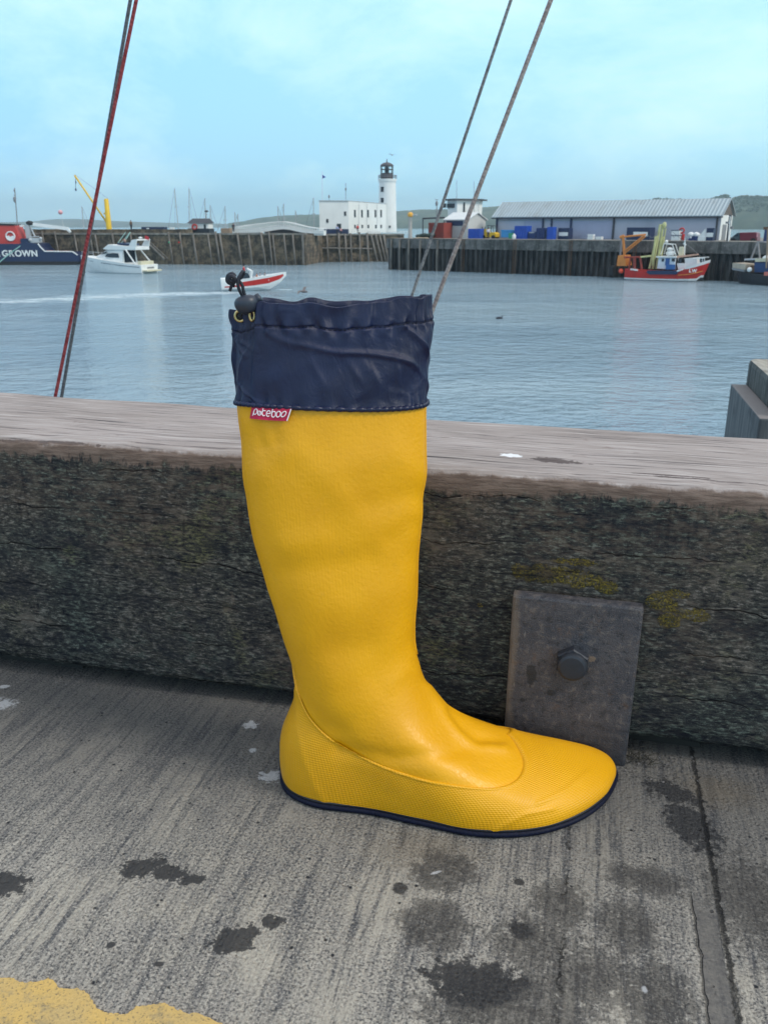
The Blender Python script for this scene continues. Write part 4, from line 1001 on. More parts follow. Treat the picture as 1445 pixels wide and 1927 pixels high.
mb = MB(); zB = wallseg(mb, PB_, 560, 760, 443, 32); mb.build('stone_wall', hs, pierB)
cp = MB(); a0, a1 = PB_(560, 460, -.2), PB_(760, 460, -.2); cp.prism([Vector((a0.x, a0.y, zB+.003)), Vector((a1.x, a1.y, zB+.003)), Vector((a1.x, a1.y, zB+.28)), Vector((a0.x, a0.y, zB+.28))], PB_.n*1.6); cp.build('coping', dk, pierB)
posts(PB_, [(593, 595), (615, 616), (637, 638), (649, 651), (659, 661), (676, 677), (690, 693), (698, 711), (706, 720), (714, 727), (721, 731)], zB+.1, pierB, .19)
m = MB(); PB_.line(m, [(577, 466), (700, 468)], .16, -.4); m.build('waling', pm, pierB)

# small things along the pier
def on(P, x, y, w): return P(x, y, w)
def boxthing(name, P, x0, y0, x1, y1, w0, w1, mat, label, cat, group=None, lid=None, ribs=0, band=None):
    c = P((x0+x1)/2, y1, (w0+w1)/2); t = thing(name, c, label, cat, group); m = MB(); P.rect(m, x0, y0, x1, y1, w0, w1); m.build('body', mat, t, bevel=.03)
    if lid: 
        m = MB(); P.rect(m, x0-.4, y0-lid[1], x1+.4, y0, w0-.05, w1+.05); m.build('lid', lid[0], t, bevel=.02)
    if ribs:
        m = MB()
        for i in range(ribs+1):
            x = x0+(x1-x0)*i/ribs; P.rect(m, x-.35, y0+.5, x+.35, y1-.5, w0-.06, w0-.002)
        m.build('ribs', mat, t)
    if band:
        m = MB(); P.rect(m, *band[1:], w0-.035, w0-.003); m.build('band', band[0], t)
    return t
PK = shifted(PA, 5)
k = thing('kiosk', PK(375, 438), 'small white kiosk with a dark slate roof on the stone pier', 'kiosk')
m = MB(); PK.rect(m, 357, 419, 392, 430, 0, 2.6); m.build('wall', white, k)
m = MB(); PK.rect(m, 354, 430, 394, 441, -.05, 2.7); m.build('base_wall', dark, k)
m = MB(); a = [PK(353, 420, -.3), PK(394, 420, -.3), PK(394, 420, 2.9), PK(353, 420, 2.9)]; zt = PK.z(372, 411); r0, r1 = PK(358, 411, 1.3), PK(390, 411, 1.3); r0.z = r1.z = zt
m.add([*a, r0, r1], [(0, 1, 5, 4), (1, 2, 5), (2, 3, 4, 5), (3, 0, 4), (0, 1, 2, 3)]); m.build('roof', slate, k)
m = MB(); PK.rect(m, 384, 422, 388, 430, -.06, -.003); m.build('window', dark, k)
m = MB(); c = PK(367.5, 427, -.25); m.tube([c+PK.d*.42*math.cos(a_)+Vector((0, 0, .42*math.sin(a_))) for a_ in [2*math.pi*i/16 for i in range(16)]], .13, 6, closed=True)
tag(m.build('lifebuoy', red, smooth=True), 'red ring lifebuoy hanging on the front of the small kiosk', 'lifebuoy')
m = MB(); PK.line(m, [(377, 440), (377.5, 397)], .05, 3.2); o = m.build('signal_post', grey)
tag(o, 'thin post with a dark head sticking up behind the small kiosk', 'post'); m = MB(); m.ball(PK(377.5, 397, 3.2), .30, 6, (1.3, .8, .6)); m.build('head', dark, o)
# yellow pillar crane
PC = shifted(PA, 3.4); cr_ = thing('pillar_crane', PC(207, 436), 'yellow pillar crane with a long slanting jib on the stone pier', 'crane')
m = MB(); a = PC(205.5, 437); zt = PC.z(205, 374); m.lathe((a.x+.1, a.y, a.z), [(.55, 0), (.52, .3), (.40, (zt-a.z)*.98), (.30, zt-a.z)], 16); m.build('pillar', yellow, cr_, smooth=True)
m = MB(); PC.line(m, [(203, 421), (141, 330)], .17, 0, 8); PC.line(m, [(196, 402), (205, 401)], .12, 0); PC.line(m, [(199, 412), (207, 436)], .20, 0); m.build('jib', yellow, cr_, smooth=True)
m = MB(); PC.line(m, [(204, 374), (141, 328)], .025, 0); m.build('stay_wire', grey, cr_)
m = MB(); PC.line(m, [(143, 330), (143, 356)], .04, 0); m.ball(PC(143.3, 357), .16, 6, (1, 1, 1.6)); m.ball(PC(143.3, 343), .12, 6, (1, 1, 2)); m.build('hook', navy, cr_)
# footbridge
PF = shifted(PA, 7); fb = thing('footbridge', PF(520, 439), 'white arched footbridge on the pier left of the white building', 'footbridge')
topc = [(439.5,428),(468,423.5),(499,420),(517,418),(538,418),(561,423),(583,428),(609,430.5)]; botc = [(440,438),(488,437),(521,432),(541,432),(572,438),(609,440)]
def yt(x): return sinterp(topc, x)
def yb_(x): return sinterp(botc, x)
for w in (0, 2.2):
    m = MB(); xs = [439.5+i*(609-439.5)/40 for i in range(41)]
    PF.line(m, [(x, yt(x)) for x in xs], .08, w); PF.line(m, [(x, yt(x)*.55+yb_(x)*.45) for x in xs], .05, w); m.build('handrail', whitep, fb, smooth=True)
    m = MB()
    for i in range(40): PF.poly(m, [(xs[i], yt(xs[i])*.40+yb_(xs[i])*.60), (xs[i+1], yt(xs[i+1])*.40+yb_(xs[i+1])*.60), (xs[i+1], yb_(xs[i+1])), (xs[i], yb_(xs[i]))], w-.06, w+.06)
    m.build('girder', whitep, fb)
    m = MB()
    for i in range(0, 41): PF.line(m, [(xs[i], yt(xs[i])), (xs[i], yb_(xs[i]))], .045, w-.09)
    m.build('balusters', whitep, fb)
m = MB(); PF.rect(m, 489, 431, 590, 441, 3.2, 3.6); tag(m.build('low_wall_or_backdrop', dark), 'dark backdrop added behind the arch of the white footbridge', 'low wall')  # dark strip added as a backdrop so the arch stands out
m = MB(); PF.rect(m, 441, 430, 489, 441, .1, 2.1); m.build('abutment', white, fb)
m = MB(); PF.rect(m, 590, 434, 609, 443, .1, 2.1); m.build('abutment', white, fb)
# lighthouse building
PE = shifted(PB_, 6); zb = PE.z(655, 439); cC = PE(656, 400); cL = PE(602, 400, .6); cR = Vector((at(727.5, 400, cC.y*1.13).x, cC.y*1.13, 0)); 
bl = thing('lighthouse_building', (cC.x, cC.y, zb), 'white two storey flat roofed building beside the lighthouse', 'building')
def flat(v, z): return Vector((v.x, v.y, z))
ztop = at(656, 379, cC.y).z; cB = cR+(cL-cC); cB.z = 0
m = MB(); m.prism([flat(cL, zb), flat(cC, zb), flat(cR, zb), flat(cB, zb)], (0, 0, ztop-zb)); m.build('wall', white, bl)
mid_ = (cC+cR+cL+cB)/4
def out_(v, k=1.012): return Vector((mid_.x+(v.x-mid_.x)*k, mid_.y+(v.y-mid_.y)*k, 0))
m = MB(); m.prism([flat(out_(v), ztop+.003) for v in (cL, cC, cR, cB)], (0, 0, .18)); m.build('coping', lgrey, bl)
PLf = PL(cL, cC); PRf = PL(cC, cR)
for x0, y0, x1, y1 in [(647.5, 398, 651.5, 406), (614, 412, 618, 419)]:
    m = MB(); PLf.rect(m, x0, y0, x1, y1, -.06, .2); m.build('window', dark, bl)
m = MB(); PLf.rect(m, 634, 421, 642, 430, -.07, .2); m.build('door', dark, bl)
for x in (667.6, 681, 692.4, 706.2, 717):
    m = MB(); PRf.rect(m, x-1.4, 395, x+1.4, 409, -.05, .2); m.build('window', glass, bl)
for x in (668, 681.5, 693, 707, 717):
    m = MB(); PRf.rect(m, x-1.3, 423, x+1.3, 429.5, -.05, .2); m.build('window', glass, bl)
for x in (674.5, 690, 709): m = MB(); PRf.line(m, [(x, 384), (x, 429)], .04, -.08); m.build('downpipe', lgrey, bl)
m = MB(); PE2 = shifted(PE, -1.2); PE2.rect(m, 609, 431, 656, 442, 0, .4); tag(m.build('low_wall_or_backdrop', navy), 'low dark wall at the foot of the white lighthouse building', 'low wall')
for x, y0, y1, r, lb in [(607.3, 382, 322, .05, 'flagpole'), (620, 382, 366, .04, 0), (651.5, 382, 344, .05, 0)]:
    m = MB(); PLf.line(m, [(x, y0+2), (x, y1)], r, 1.0)
    if lb:
        o = m.build('flagpole', whitep); tag(o, 'tall thin flagpole with small blue flag on the white building roof', 'flagpole')
        m = MB(); PLf.poly(m, [(607.6, 328), (610, 330), (614, 333), (608, 335.5), (607.5, 334)], .95, 1.05); m.build('flag', paint('flag_blue', (.01, .05, .28), .7, .1, 2), o)
    else:
        m.ball(PLf(x, y1+ (12 if x > 640 else 4), 1.0), .16, 5, (1, 1, 2)); tag(m.build('aerial', grey), ('taller thin aerial on the corner of the white building roof' if x > 640 else 'short thin aerial near the left end of the white building roof'), 'aerial', 'aerials on the white building')
# lighthouse
YL_ = cR.y+1.5; base = at(729, 437, YL_); kk = YL_/1690*1.01
lh = thing('lighthouse', base, 'white round lighthouse tower with a dark glazed lantern room', 'lighthouse')
def zz_(y): return at(728, y, YL_).z-base.z
m = MB(); m.lathe(base, [(17.2*kk, 0), (16.9*kk, zz_(425)), (16.0*kk, zz_(380)), (15.3*kk, zz_(345)), (15.6*kk, zz_(343.5)), (16.6*kk, zz_(341)), (17.0*kk, zz_(338)), (17.0*kk, zz_(337)), (14*kk, zz_(336.8))], 40); m.build('tower', white, lh, smooth=False)
m = MB(); bx_ = Vector((base.x-.15, base.y, base.z)); m.lathe(bx_, [(11.6*kk, zz_(336.7)), (11.6*kk, zz_(326)), (10*kk, zz_(325.9))], 24); m.build('lantern_base', paint('dark_maroon', (.035, .025, .035), .6, .1, 1), lh)
m = MB()
for a_ in range(10):
    an = 2*math.pi*a_/10; p = bx_+Vector((11*kk*math.cos(an), 11*kk*math.sin(an), 0)); m.tube([p+Vector((0, 0, zz_(326))), p+Vector((0, 0, zz_(312)))], .10, 6)
for y in (319, 312.5):
    m.tube([bx_+Vector((11*kk*math.cos(q), 11*kk*math.sin(q), zz_(y))) for q in [2*math.pi*i/24 for i in range(24)]], .07, 6, closed=True)
m.build('lantern_frame', slate, lh)
m = MB(); m.lathe(bx_, [(2.2*kk, zz_(326)), (2.8*kk, zz_(322)), (2.8*kk, zz_(317)), (1.5*kk, zz_(313))], 12); m.build('lamp', glass, lh)
m = MB(); m.lathe(bx_, [(12.4*kk, zz_(312.6)), (12.2*kk, zz_(311.5)), (10.5*kk, zz_(309)), (6.5*kk, zz_(306.5)), (1.6*kk, zz_(305.6)), (1.0*kk, zz_(304)), (.4*kk, zz_(299))], 24); m.build('dome', paint('dome_dark', (.06, .06, .075), .5, .1, 1), lh)
m = MB()
for a_ in range(20):
    an = 2*math.pi*a_/20; p = base+Vector((16.7*kk*math.cos(an), 16.7*kk*math.sin(an), 0)); m.tube([p+Vector((0, 0, zz_(337))), p+Vector((0, 0, zz_(330)))], .04, 5)
for y in (330, 333): m.tube([base+Vector((16.7*kk*math.cos(q), 16.7*kk*math.sin(q), zz_(y))) for q in [2*math.pi*i/30 for i in range(30)]], .05, 5, closed=True)
m.build('gallery_railing', grey, lh)
for y0, y1 in ((351.5, 361), (372.5, 381)):
    m = MB(); r_t = 15.9*kk; an = math.acos(max(-1, min(1, -9.0/15.9))); c = base+Vector((-9.2*kk, -math.sqrt(r_t**2-(9.2*kk)**2), 0)); P_ = PL(c+Vector((-.5, .35, 0)), c+Vector((.5, -.25, 0))); P_.rect(m, 717, y0, 722, y1, -.12, .6); m.build('window', dark, lh)
m = MB(); P_ = PL((base.x-1, base.y-17*kk), (base.x+1, base.y-17*kk)); P_.rect(m, 732, 424.5, 735, 428.5, -.1, .8); m.build('window', dark, lh)
# railing on the pier end
PR = shifted(PB_, 1.0); rl = thing('pier_railing', PR(705, 440), 'white railing along the edge of the pier in front of the lighthouse', 'railing')
m = MB(); PR.line(m, [(657, 432), (770, 436)], .045); PR.line(m, [(657, 435.5), (770, 439)], .035); m.build('rails', whitep, rl)
for i in range(24): x = 657+i*113/23; m = MB(); PR.line(m, [(x, 432+4*i/23), (x, 442)], .045); m.build('rail_post', whitep, rl)
m = MB(); PR.rect(m, 694, 435, 717, 441.5, .5, 1.6); tag(m.build('white_hoarding', whitep, bevel=.05), 'low white box standing behind the railing below the lighthouse building', 'box')
# people: one continuous skinned body each
def person(loc, h, yaw, top, bottom, label, pose='stand', group=None):
    s_ = h/1.75
    if pose == 'stand':
        J = dict(p=(0,0,.95), c=(0,0,1.30), n=(0,0,1.47), hd=(0,.02,1.60), ht=(0,.01,1.72), hl=(-.09,0,.90), kl=(-.10,.02,.48), al=(-.10,0,.07), tl=(-.10,.14,.04), hr=(.09,0,.90), kr=(.10,.05,.48), ar=(.11,-.02,.07), tr=(.11,.12,.04), sl=(-.19,0,1.40), el=(-.25,.02,1.13), wl=(-.22,.14,.92), sr=(.19,0,1.40), er=(.26,.04,1.14), wr=(.20,.18,1.0))
    else:
        J = dict(p=(0,0,.45), c=(0,.0,.80), n=(0,.02,.97), hd=(0,.05,1.10), ht=(0,.05,1.22), hl=(-.09,.03,.44), kl=(-.12,.45,.48), al=(-.12,.47,.08), tl=(-.12,.6,.05), hr=(.09,.03,.44), kr=(.12,.45,.48), ar=(.12,.47,.08), tr=(.12,.6,.05), sl=(-.19,0,.90), el=(-.24,.10,.65), wl=(-.14,.33,.62), sr=(.19,0,.90), er=(.24,.10,.65), wr=(.14,.33,.62))
    Rr = dict(p=.14, c=.15, n=.06, hd=.10, ht=.07, hl=.095, kl=.06, al=.045, tl=.04, hr=.095, kr=.06, ar=.045, tr=.04, sl=.065, el=.045, wl=.032, sr=.065, er=.045, wr=.032)
    E = [('p','c'),('c','n'),('n','hd'),('hd','ht'),('p','hl'),('hl','kl'),('kl','al'),('al','tl'),('p','hr'),('hr','kr'),('kr','ar'),('ar','tr'),('c','sl'),('sl','el'),('el','wl'),('c','sr'),('sr','er'),('er','wr')]
    def skinned(keys, grow, name):
        ks = [k_ for k_ in J if k_ in keys]; me = bpy.data.meshes.new(name); me.from_pydata([Vector(J[k_])*s_ for k_ in ks], [(ks.index(a), ks.index(b)) for a, b in E if a in ks and b in ks], [])
        o = bpy.data.objects.new(name, me); C.objects.link(o); sk = o.modifiers.new('s', 'SKIN'); o.modifiers.new('u', 'SUBSURF').levels = 1
        for i, k_ in enumerate(ks):
            v_ = me.skin_vertices[0].data[i]; v_.radius = ((Rr[k_]+grow)*s_,)*2; v_.use_root = (k_ == ks[0])
        dg = bpy.context.evaluated_depsgraph_get(); m2_ = bpy.data.meshes.new_from_object(o.evaluated_get(dg)); bpy.data.objects.remove(o)
        for q in m2_.polygons: q.use_smooth = True
        o = bpy.data.objects.new(name, m2_); C.objects.link(o); return o
    body = skinned(list(J), 0, 'person'); body.data.materials.append(skin); body.location = loc; body.rotation_euler.z = yaw
    j = skinned(['p', 'c', 'sl', 'el', 'sr', 'er', 'wl', 'wr'], .022, 'jacket'); j.data.materials.append(top); j.parent = body
    t_ = skinned(['p', 'hl', 'kl', 'al', 'hr', 'kr', 'ar'], .018, 'trousers'); t_.data.materials.append(bottom); t_.parent = body
    hm = MB(); hm.ball(Vector(J['hd'])*s_+Vector((0, -.015, .06))*s_, .112*s_, 6, (1, 1, .85)); hr = hm.build('hair', darkc, None, smooth=True); hr.parent = body
    return tag(body, label, 'person', group)
person(PR(675, 440, .9)+Vector((0, 0, 0)), 1.7, R(20), redc, darkc, 'person in a red jacket standing at the railing in front of the white building')
person(PE2(632, 441, -1.5), 1.7, R(180), paint('pale_blue_cloth', (.35, .40, .60), .8, .1, 5), darkc, 'person in a pale top standing before the dark low wall by the building', group='people by the low wall')
person(PE2(638.5, 442.5, -1.8), 1.4, R(180), paint('pink_cloth', (.6, .30, .32), .8, .1, 5), darkc, 'shorter person in pink just right of the one in a pale top', group='people by the low wall')
person(PA(236, 433, 2.7), 1.7, R(150), brown, darkc, 'person in brown on the stone pier between the yellow crane and the kiosk')
m = PA(430, 437.5, 3); person(m, 1.6, R(10), darkc, darkc, 'person in dark clothes on the pier by the left end of the white footbridge')
boxthing('tarpaulin_heap', PA, 252, 427, 295, 434.5, 3.3, 5, navy, 'long dark blue covered heap on the pier above the motor yacht', 'covered heap', band=(whitep, 262, 429, 267, 431))
boxthing('white_tank', PA, 309, 428, 317, 439, 2.6, 3.1, whitep, 'small white tank on the pier right of the dark covered heap', 'tank')
m = MB(); PA.rect(m, 398, 429.5, 416, 439, 5, 6.5); tag(m.build('stone_hut', paint('sandstone', (.30, .22, .16), .9, .2, 1), bevel=.05), 'low sandy coloured stone block right of the kiosk', 'stone block')
for x, y, mt, lb in [(321, 456, green, 'green round marker on a timber post of the stone pier'), (339.5, 456, red, 'small red marker on a timber post of the stone pier')]:
    m = MB(); m.ball(PA(x, y, -.62), .17, 6); tag(m.build('post_marker', mt, smooth=True), lb, 'marker')
# mooring lines of the motor yacht up to the pier
for i, (a_, b2) in enumerate([((222, 458), (238, 437)), ((229, 458), (246, 437)), ((233, 458), (247, 437))]):
    m = MB(); m.tube([at(*a_, hz(240, 512).y+2.5), PA(*b2, -.2)], .05, 5); tag(m.build('mooring_rope', teal), 'pale teal mooring rope from the motor yacht up to the pier', 'rope', 'mooring ropes of the motor yacht')
# sailing boats behind the pier, only masts and rigging showing
hy = paint('yacht_white', (.6, .62, .64), .5, .1, 1)
Yy = PA(450, 440).y+34
first = None
for i, (xb0, xt_, yt_) in enumerate([(337, 329, 354), (354, 356, 353), (387, 386, 373), (394, 396, 386), (423, 424, 388), (442, 442, 399), (449, 448, 402), (523, 523, 388), (534, 534, 383), (556, 556, 396), (591, 590, 372), (157, 154.5, 388)]):
    p = at(xb0, 430, Yy); p.z = WATER; top = at(xt_, yt_, Yy)
    s = thing('sailing_boat', p, 'bare grey mast and rigging of a yacht lying behind the pier', 'sailing boat', 'yacht masts behind the pier')
    Lh = 7.5; 
    m = MB(); vs_ = []; 
    for fx in [-1, -.6, 0, .6, 1]:
        hw = 1.15*(1-max(0, abs(fx)-.1)**2*(1 if fx > 0 else .4)); hw = max(hw*.98, .05)
        vs_ += [p+Vector((fx*Lh/2, -hw, .95+.2*fx)), p+Vector((fx*Lh/2, 0, -.3)), p+Vector((fx*Lh/2, hw, .95+.2*fx))]
    m.add(vs_, [(3*i_+a_, 3*i_+a_+1, 3*i_+a_+4, 3*i_+a_+3) for i_ in range(4) for a_ in (0, 1)]+[(3*i_, 3*i_+3, 3*i_+5, 3*i_+2) for i_ in range(4)]+[(0, 1, 2), (12, 13, 14)]); m.build('hull', hy, s)
    m = MB(); m.tube([p+Vector((0, 0, .8)), top], [.13, .075], 6); sp_ = p.lerp(top, .72)+Vector((0, 0, .2)); m.tube([sp_-Vector((.45, 0, 0)), sp_+Vector((.45, 0, 0))], .04, 5); m.build('mast', lgrey, s)
    m = MB(); m.tube([p+Vector((3.4 if i % 2 else -3.4, 0, 1.1)), top], .028, 4); m.tube([p+Vector((1.1 if i % 2 else -1.1, 0, 1)), top], .02, 4); m.build('stays', grey, s)

# ---------------- workboat at the left
PT = PL(hz(-60, 499), hz(150, 498.5)); wb = thing('workboat', PT(60, 498), 'navy blue workboat with red funnel and white lettering moored at the left edge', 'workboat')
def hull_loft(fr, mat, parent, name, M, deckmat=None, keel=-.6):
    """stations (x, half breadth at the sheer, z sheer, half breadth at the water, z water)"""
    m = MB(); vs_ = []
    for (x, hb, zs_, hw, zw) in fr:
        kz = keel if zw < .3 else zw-.12
        prof_ = [(-hb, zs_), (-(hb*.6+hw*.4), zs_*.55+zw*.45), (-hw, zw), (-hw*.55, kz), (hw*.55, kz), (hw, zw), (hb*.6+hw*.4, zs_*.55+zw*.45), (hb, zs_)]
        vs_ += [M@Vector((x, y, z)) for y, z in prof_]
    k_ = 8; fs_ = [(i*k_+j, i*k_+j+1, (i+1)*k_+j+1, (i+1)*k_+j) for i in range(len(fr)-1) for j in range(7)]+[(i*k_, (i+1)*k_, (i+1)*k_+7, i*k_+7) for i in range(len(fr)-1)]
    fs_ += [tuple(range(k_)), tuple((len(fr)-1)*k_+j for j in range(k_))]
    m.add(vs_, fs_); return m.build(name, mat, parent)
# its hull: outline drawn in the moored plane, 7 m broad with a tapering stern
ol = [(-170, 459), (36, 459), (50, 456), (72, 459), (77, 466), (85, 474), (137, 474.5), (147, 481), (149.5, 491), (146, 497.5)]
m = MB(); PT.poly(m, [(-170, 492)]+ol[0:1]+ol[1:8]+[(148.5, 486), (149.5, 491.3)]+[(149.5, 492)], 0, 7); m.build('hull', navy, wb)
m = MB(); PT.poly(m, [(-169, 492.1), (149, 492.1), (146, 497), (138, 502), (-169, 502)], .02, 6.98); m.build('bottom_paint', black, wb)
m = MB(); PT.line(m, [(72, 458.5), (77, 465), (85, 473), (137, 473.6), (146.5, 480)], .11, -.02); m.build('rubbing_rail', whitep, wb)
fu = MB(); PT.poly(fu, [(-28, 424), (24, 424.5), (36.5, 459), (-34, 459)], 1.2, 5); fu.build('funnel', paint('funnel_red', (.50, .050, .045), .6, .15, .8), wb)
fu = MB(); PT.poly(fu, [(-28, 420), (21, 421.5), (24, 424.4), (-28, 423.9)], 1.1, 5.1); fu.build('funnel_top', black, wb)
em = MB(); c = PT(16, 444.6, 1.12); u_ = 9.2*c.y/1690
for rr_, th in ((.86, .13),): em.tube([c+PT.d*u_*rr_*math.cos(q)+Vector((0, 0, u_*rr_*math.sin(q))) for q in [2*math.pi*i/28 for i in range(28)]], u_*th, 6, closed=True)
em.prism([c+PT.d*u_*.85*math.cos(q)+Vector((0, 0, u_*.85*math.sin(q))) for q in [math.pi*(1+i/14) for i in range(15)]]+[c+PT.d*u_*.4+Vector((0, 0, u_*.10)), c+Vector((0, 0, -u_*.12)), c-PT.d*u_*.4+Vector((0, 0, u_*.12))], PT.n*.05)
em.build('funnel_emblem', whitep, wb)
m = MB(); PT.line(m, [(26, 424), (20.5, 353)], .09, 2); PT.line(m, [(18, 375), (24, 372)], .06, 2); m.ball(PT(20.5, 375, 2), .25, 6, (1, 1, 2)); PT.line(m, [(18.5, 366), (23, 368)], .05, 2); m.ball(PT(20, 358, 2), .12, 6, (1, 1, 2)); m.build('mast', grey, wb)
m = MB(); PT.rect(m, 40.5, 424, 48.5, 455, 2.2, 3.0); PT.line(m, [(50, 428), (58, 446)], .14, 2.4); m.build('crane_pedestal', lgrey, wb)
m = MB(); m.ball(PT(47, 419.5, 2.6), .55, 8, (1.2, .9, .7)); m.build('crane_winch', black, wb, smooth=True)
m = MB(); PT.poly(m, [(54, 419), (120, 427.5), (126, 436), (124, 438.5), (119, 433.5), (54, 425)], 2.3, 2.9); PT.rect(m, 29, 423, 36, 427, 2.3, 2.9); m.build('crane_boom', whitep, wb)
m = MB(); PT.rect(m, 53, 448, 71, 457, 1.0, 2.6); m.ball(PT(73, 449, 1.2), .28, 6); m.ball(PT(54, 452, 1.1), .35, 6); PT.line(m, [(52, 446), (70, 445)], .08, 1.2); m.build('deck_winch', lgrey, wb, bevel=0)
m = MB(); PT.rect(m, 36, 449, 50, 459, 1.0, 4.5); m.build('wheelhouse_base', navy, wb)
m = MB(); PT.rect(m, 88, 471.5, 97, 474.2, .3, 1.0); PT.rect(m, 99, 472, 130, 474.2, .3, .6); m.build('bulwark_gear', paint('pale_red', (.45, .16, .14), .7, .2, 2), wb)
def text_mesh(txt, size, name, mat, parent, M, bold=.012):
    cu = bpy.data.curves.new('t', 'FONT'); cu.body = txt; cu.size = size; cu.extrude = .02; cu.offset = bold; cu.align_x = 'LEFT'; cu.space_character = 1.3
    o = bpy.data.objects.new('t', cu); dg = bpy.context.evaluated_depsgraph_get(); C.objects.link(o); dg.update(); me = bpy.data.meshes.new_from_object(o.evaluated_get(bpy.context.evaluated_depsgraph_get())); bpy.data.objects.remove(o)
    o_ = off.get(parent.name, Vector())
    w_ = max(v.co.x for v in me.vertices)
    for v in me.vertices: v.co = (M@v.co)-o_
    me.materials.clear(); me.materials.append(mat); o = bpy.data.objects.new(name, me); C.objects.link(o); o.parent = parent; off[o.name] = o_; return o, w_
def plane_M(P, px, py, w, slope=0):
    o = P(px, py, w); X = P.d.copy(); Z = Vector((0, 0, 1)); Yv = -P.n
    X = (X+Z*slope).normalized(); Up = (Z-X*X.dot(Z)).normalized(); Nn = X.cross(Up)
    return Matrix(((X.x, Up.x, Nn.x, o.x), (X.y, Up.y, Nn.y, o.y), (X.z, Up.z, Nn.z, o.z), (0, 0, 0, 1)))
hgt = 11.0*PT(40, 480).y/1690
for ch, x in [('S', -37), ('E', -23), ('A', -9.5), ('G', 5), ('R', 18), ('O', 29.5), ('W', 43), ('N', 60)]:
    text_mesh(ch, hgt*1.42, 'lettering', whitep, wb, plane_M(PT, x, 482.3, -.03), .045)
m = MB(); m.tube([PT(42, 460, .2), PT(20, 478, -.6), PT(-2, 500, -1.8)], .10, 6); tag(m.build('mooring_rope', teal), 'pale teal mooring rope slanting down across the navy workboat', 'rope')
m = MB(); PA.line(m, [(75, 432), (67.5, 400)], .03, 9); o = m.build('marker_pole', whitep); tag(o, 'thin pole with a pale pink round topmark behind the workboat', 'marker pole'); m = MB(); m.ball(PA(67, 398, 9), .42, 8); m.build('topmark', pinkm, o, smooth=True)

# ---------------- motor yacht (three-quarter view from astern)
def frame(pos, yaw, s=1, zs=1): return Matrix.Translation(pos)@Matrix.Rotation(yaw, 4, 'Z')@Matrix.Diagonal((s, s, s*zs, 1))
YD = hz(250, 514).y
stern = hz(285, 515)
ang = R(180-22)
M = frame(Vector((stern.x-.4, stern.y+.9, WATER)), ang, YD/119*1.06, .93)
yt_ = thing('motor_yacht', stern, 'white flybridge motor yacht lying by the pier behind the dark red rope', 'motor yacht')
hull_loft([(0, 1.75, 1.15, 1.62, .08), (1.5, 1.85, 1.25, 1.7, .08), (4, 1.95, 1.55, 1.65, .08), (6.5, 1.85, 1.85, 1.25, .08), (8.5, 1.35, 2.05, .65, .1), (9.8, .65, 2.18, .22, .25), (10.6, .08, 2.25, .03, 1.2)], whitep, yt_, 'hull', M)
m = MB(); 
for s_ in (-1, 1): m.tube([M@Vector((x, s_*(y+.04), z)) for x, y, z in [(.2, 1.72, .85), (3, 1.86, 1.05), (5.5, 1.80, 1.3), (8, 1.30, 1.55), (9.6, .62, 1.75)]], .035, 5)
m.build('hull_line', navy, yt_)
def mprism(m, pts, y0, y1, M): m.prism([M@Vector((x, y0, z)) for x, z in pts], (M@Vector((0, y1, 0)))-(M@Vector((0, y0, 0))))
m = MB(); vs_ = []
for (x, hb, z0_, z1_) in [(2.9, 1.45, 1.2, 3.15), (4.2, 1.5, 1.5, 3.1), (5.6, 1.35, 1.6, 2.95), (6.6, 1.15, 1.8, 2.45), (7.6, .8, 1.9, 2.15)]:
    vs_ += [M@Vector((x, -hb-.1, z0_)), M@Vector((x, -hb*.82, z1_)), M@Vector((x, hb*.82, z1_)), M@Vector((x, hb+.1, z0_))]
m.add(vs_, [(i*4+j, i*4+j+1, i*4+j+5, i*4+j+4) for i in range(4) for j in range(3)]+[(0, 1, 2, 3), (16, 17, 18, 19)]); m.build('saloon', whitep, yt_, smooth=False)
for s_ in (-1, 1):
    m = MB(); m.prism([M@Vector((x, s_*(1.41 if z > 2 else 1.5), z)) for x, z in [(3.4, 2.05), (4.6, 2.05), (5.6, 2.15), (5.2, 2.55), (4.3, 2.65), (3.5, 2.6)]], (M@Vector((0, s_*.10, 0)))-(M@Vector((0, 0, 0)))); m.build('side_window', glass, yt_)
    m = MB(); m.prism([M@Vector((x, s_*1.30, z)) for x, z in [(5.4, 2.62), (6.3, 2.35), (5.9, 2.68), (5.3, 2.86)]], (M@Vector((0, s_*.06, 0)))-(M@Vector((0, 0, 0)))); m.build('front_window', glass, yt_)
    m = MB(); m.tube([M@Vector((2.3, s_*1.45, 3.1)), M@Vector((.9, s_*1.65, 1.3))], .10, 6); m.build('strut', whitep, yt_)
    m = MB(); m.tube([M@Vector((7.3, s_*1.5, 2.5)), M@Vector((10.3, s_*.15, 2.75))], .025, 5)
    for x_, y_, z_ in ((7.3, 1.5, 2.0), (8.3, 1.35, 2.1), (9.3, .85, 2.2), (10.3, .15, 2.3)): m.tube([M@Vector((x_, s_*y_, z_)), M@Vector((x_, s_*y_, z_+.5))], .02, 4)
    m.build('bow_rail', lgrey, yt_)
m = MB(); mprism(m, [(.8, 3.05), (.8, 3.45), (2.2, 3.55), (5.0, 3.75), (5.9, 3.15), (5.2, 3.02)], -1.4, 1.4, M); m.build('flybridge', whitep, yt_, bevel=.08)
m = MB(); mprism(m, [(2.0, 3.60), (3.9, 3.72), (3.8, 3.95), (2.1, 3.85)], -1.0, 1.0, M); m.build('seat_cushions', navy, yt_)
